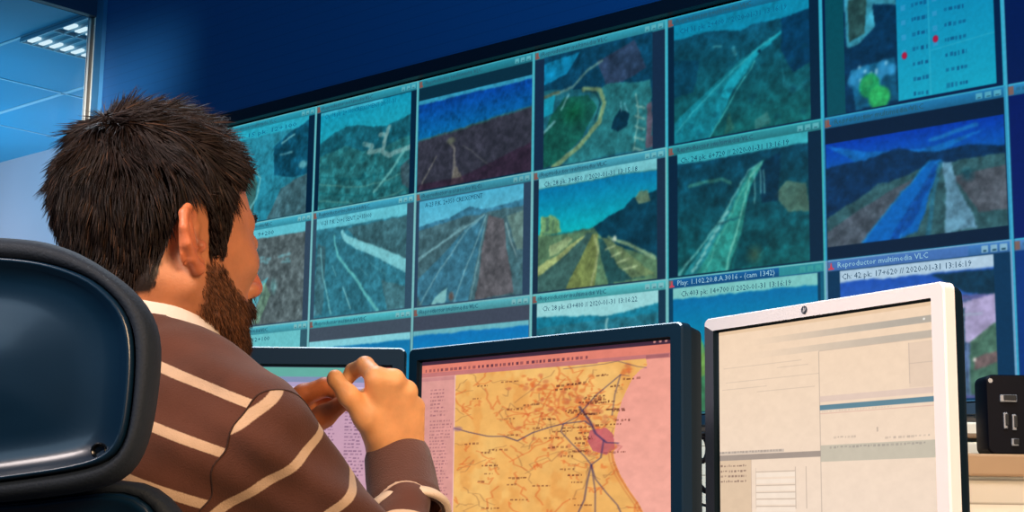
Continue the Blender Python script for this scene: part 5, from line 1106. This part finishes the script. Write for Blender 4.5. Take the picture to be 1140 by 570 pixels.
mb = MB(); mb.loft([sl_(.8, .415), sl_(.97, .42), sl_(1, .44), sl_(.98, .468), sl_(.9, .482), sl_(.3, .478)]); mb.build('seat', M_cush, chair, True)
mb = MB(); mb.tube([(0, .03, .10), (0, .03, .26), (0, .03, .262), (0, .03, .415)], [.035, .035, .02, .02], 20); mb.build('gas_column', mat('column_metal', (40, 44, 50), .3, metal=.7), chair, angle=40)
for k in range(5):
    a = 2 * math.pi * k / 5 + .9; ca, sa = math.cos(a), math.sin(a)
    ca *= .88; sa *= .88; mb = MB(); mb.tube([(0, .03, .105), (.15 * ca, .03 + .15 * sa, .095), (.29 * ca, .03 + .29 * sa, .075)], [.026, .022, .016], 10); mb.build('base_arm', M_cush, chair, True)
    mb = MB(); w0 = Vector((.29 * ca, .03 + .29 * sa, .028)); t_ = Vector((-sa, ca, 0)); mb.tube([w0 - t_ * .022, w0 - t_ * .006], .027, 18); mb.tube([w0 + t_ * .006, w0 + t_ * .022], .027, 18); mb.tube([w0, w0 + Vector((0, 0, .05))], .008, 8); mb.build('castor', M_blk, chair, angle=40)
# ============================================================ light
wd = bpy.data.worlds.new('room_air'); SC.world = wd; wd.use_nodes = True
wd.node_tree.nodes['Background'].inputs[0].default_value = (.08, .22, .42, 1); wd.node_tree.nodes['Background'].inputs[1].default_value = .25
def area(name, loc, tgt, size, power, rgb, size_y=None, spread=180):
    l = bpy.data.lights.new(name, 'AREA'); l.energy = power; l.color = rgb; l.size = size; l.spread = math.radians(spread)
    if size_y: l.shape = 'RECTANGLE'; l.size_y = size_y
    o = bpy.data.objects.new(name, l); COL.objects.link(o); o.location = loc; o.rotation_euler = (Vector(tgt) - Vector(loc)).to_track_quat('-Z', 'Y').to_euler(); return o
area('added_warm_key', (.95, -.25, 1.75), (-.15, 1.55, 1.0), .7, 42, (1, .67, .38))  # added warm key behind the viewer, no fixture stands there
area('cool_fill', (-1.1, -.6, 1.9), (-.3, 1.4, 1.1), .8, 5, (.5, .75, 1))
area('cool_overhead', (-.5, 2.9, 3.0), (-.3, 1.6, 1.2), .7, 26, (.75, .88, 1))
area('added_bezel_fill', (-.75, .55, 1.95), (.34, 1.95, 1.1), .35, 4.5, (1, .86, .82), spread=70)  # added fill that brightens the silver monitor's bezel
area('added_navy_wall_fill', (0, 2.0, 4.6), (.8, 8.0, 3.9), 2.0, 240, (.08, .55, 1))  # unseen blue area light added to brighten the navy wall
area('desk_fill', (.9, 1.6, 2.8), (.9, 2.5, .9), .6, 12, (1, .92, .80), spread=90)  # unseen area light brightening the desk and counter
area('added_lower_wall_fill', (.6, 4.6, 2.6), (1.4, 7.0, .9), .8, 24, (1, .92, .82), spread=100)  # area light added to brighten the cream lower wall
area('added_post_fill', (-1.6, 7.4, 4.2), (-2.7, 9.8, 3.6), .5, 6, (1, .95, .88), spread=20)  # narrow unseen light added to lift the aluminium post
pn = cp(40, 100)
area('next_room_ceiling_fill', (pn.x - .8, pn.y, ZC - 1.3), (pn.x - .8, pn.y, 9), 3.0, 38, (.14, .70, .95))  # unseen blue area light added below the panels to brighten them
fw_ = far + wn3 * 2.0; area('next_room_wall_fill', (fw_.x, fw_.y, 2.2), (far.x, far.y, 3.2), 2.0, 60, (.95, .92, .98))  # unseen fill added to light the pale far wall
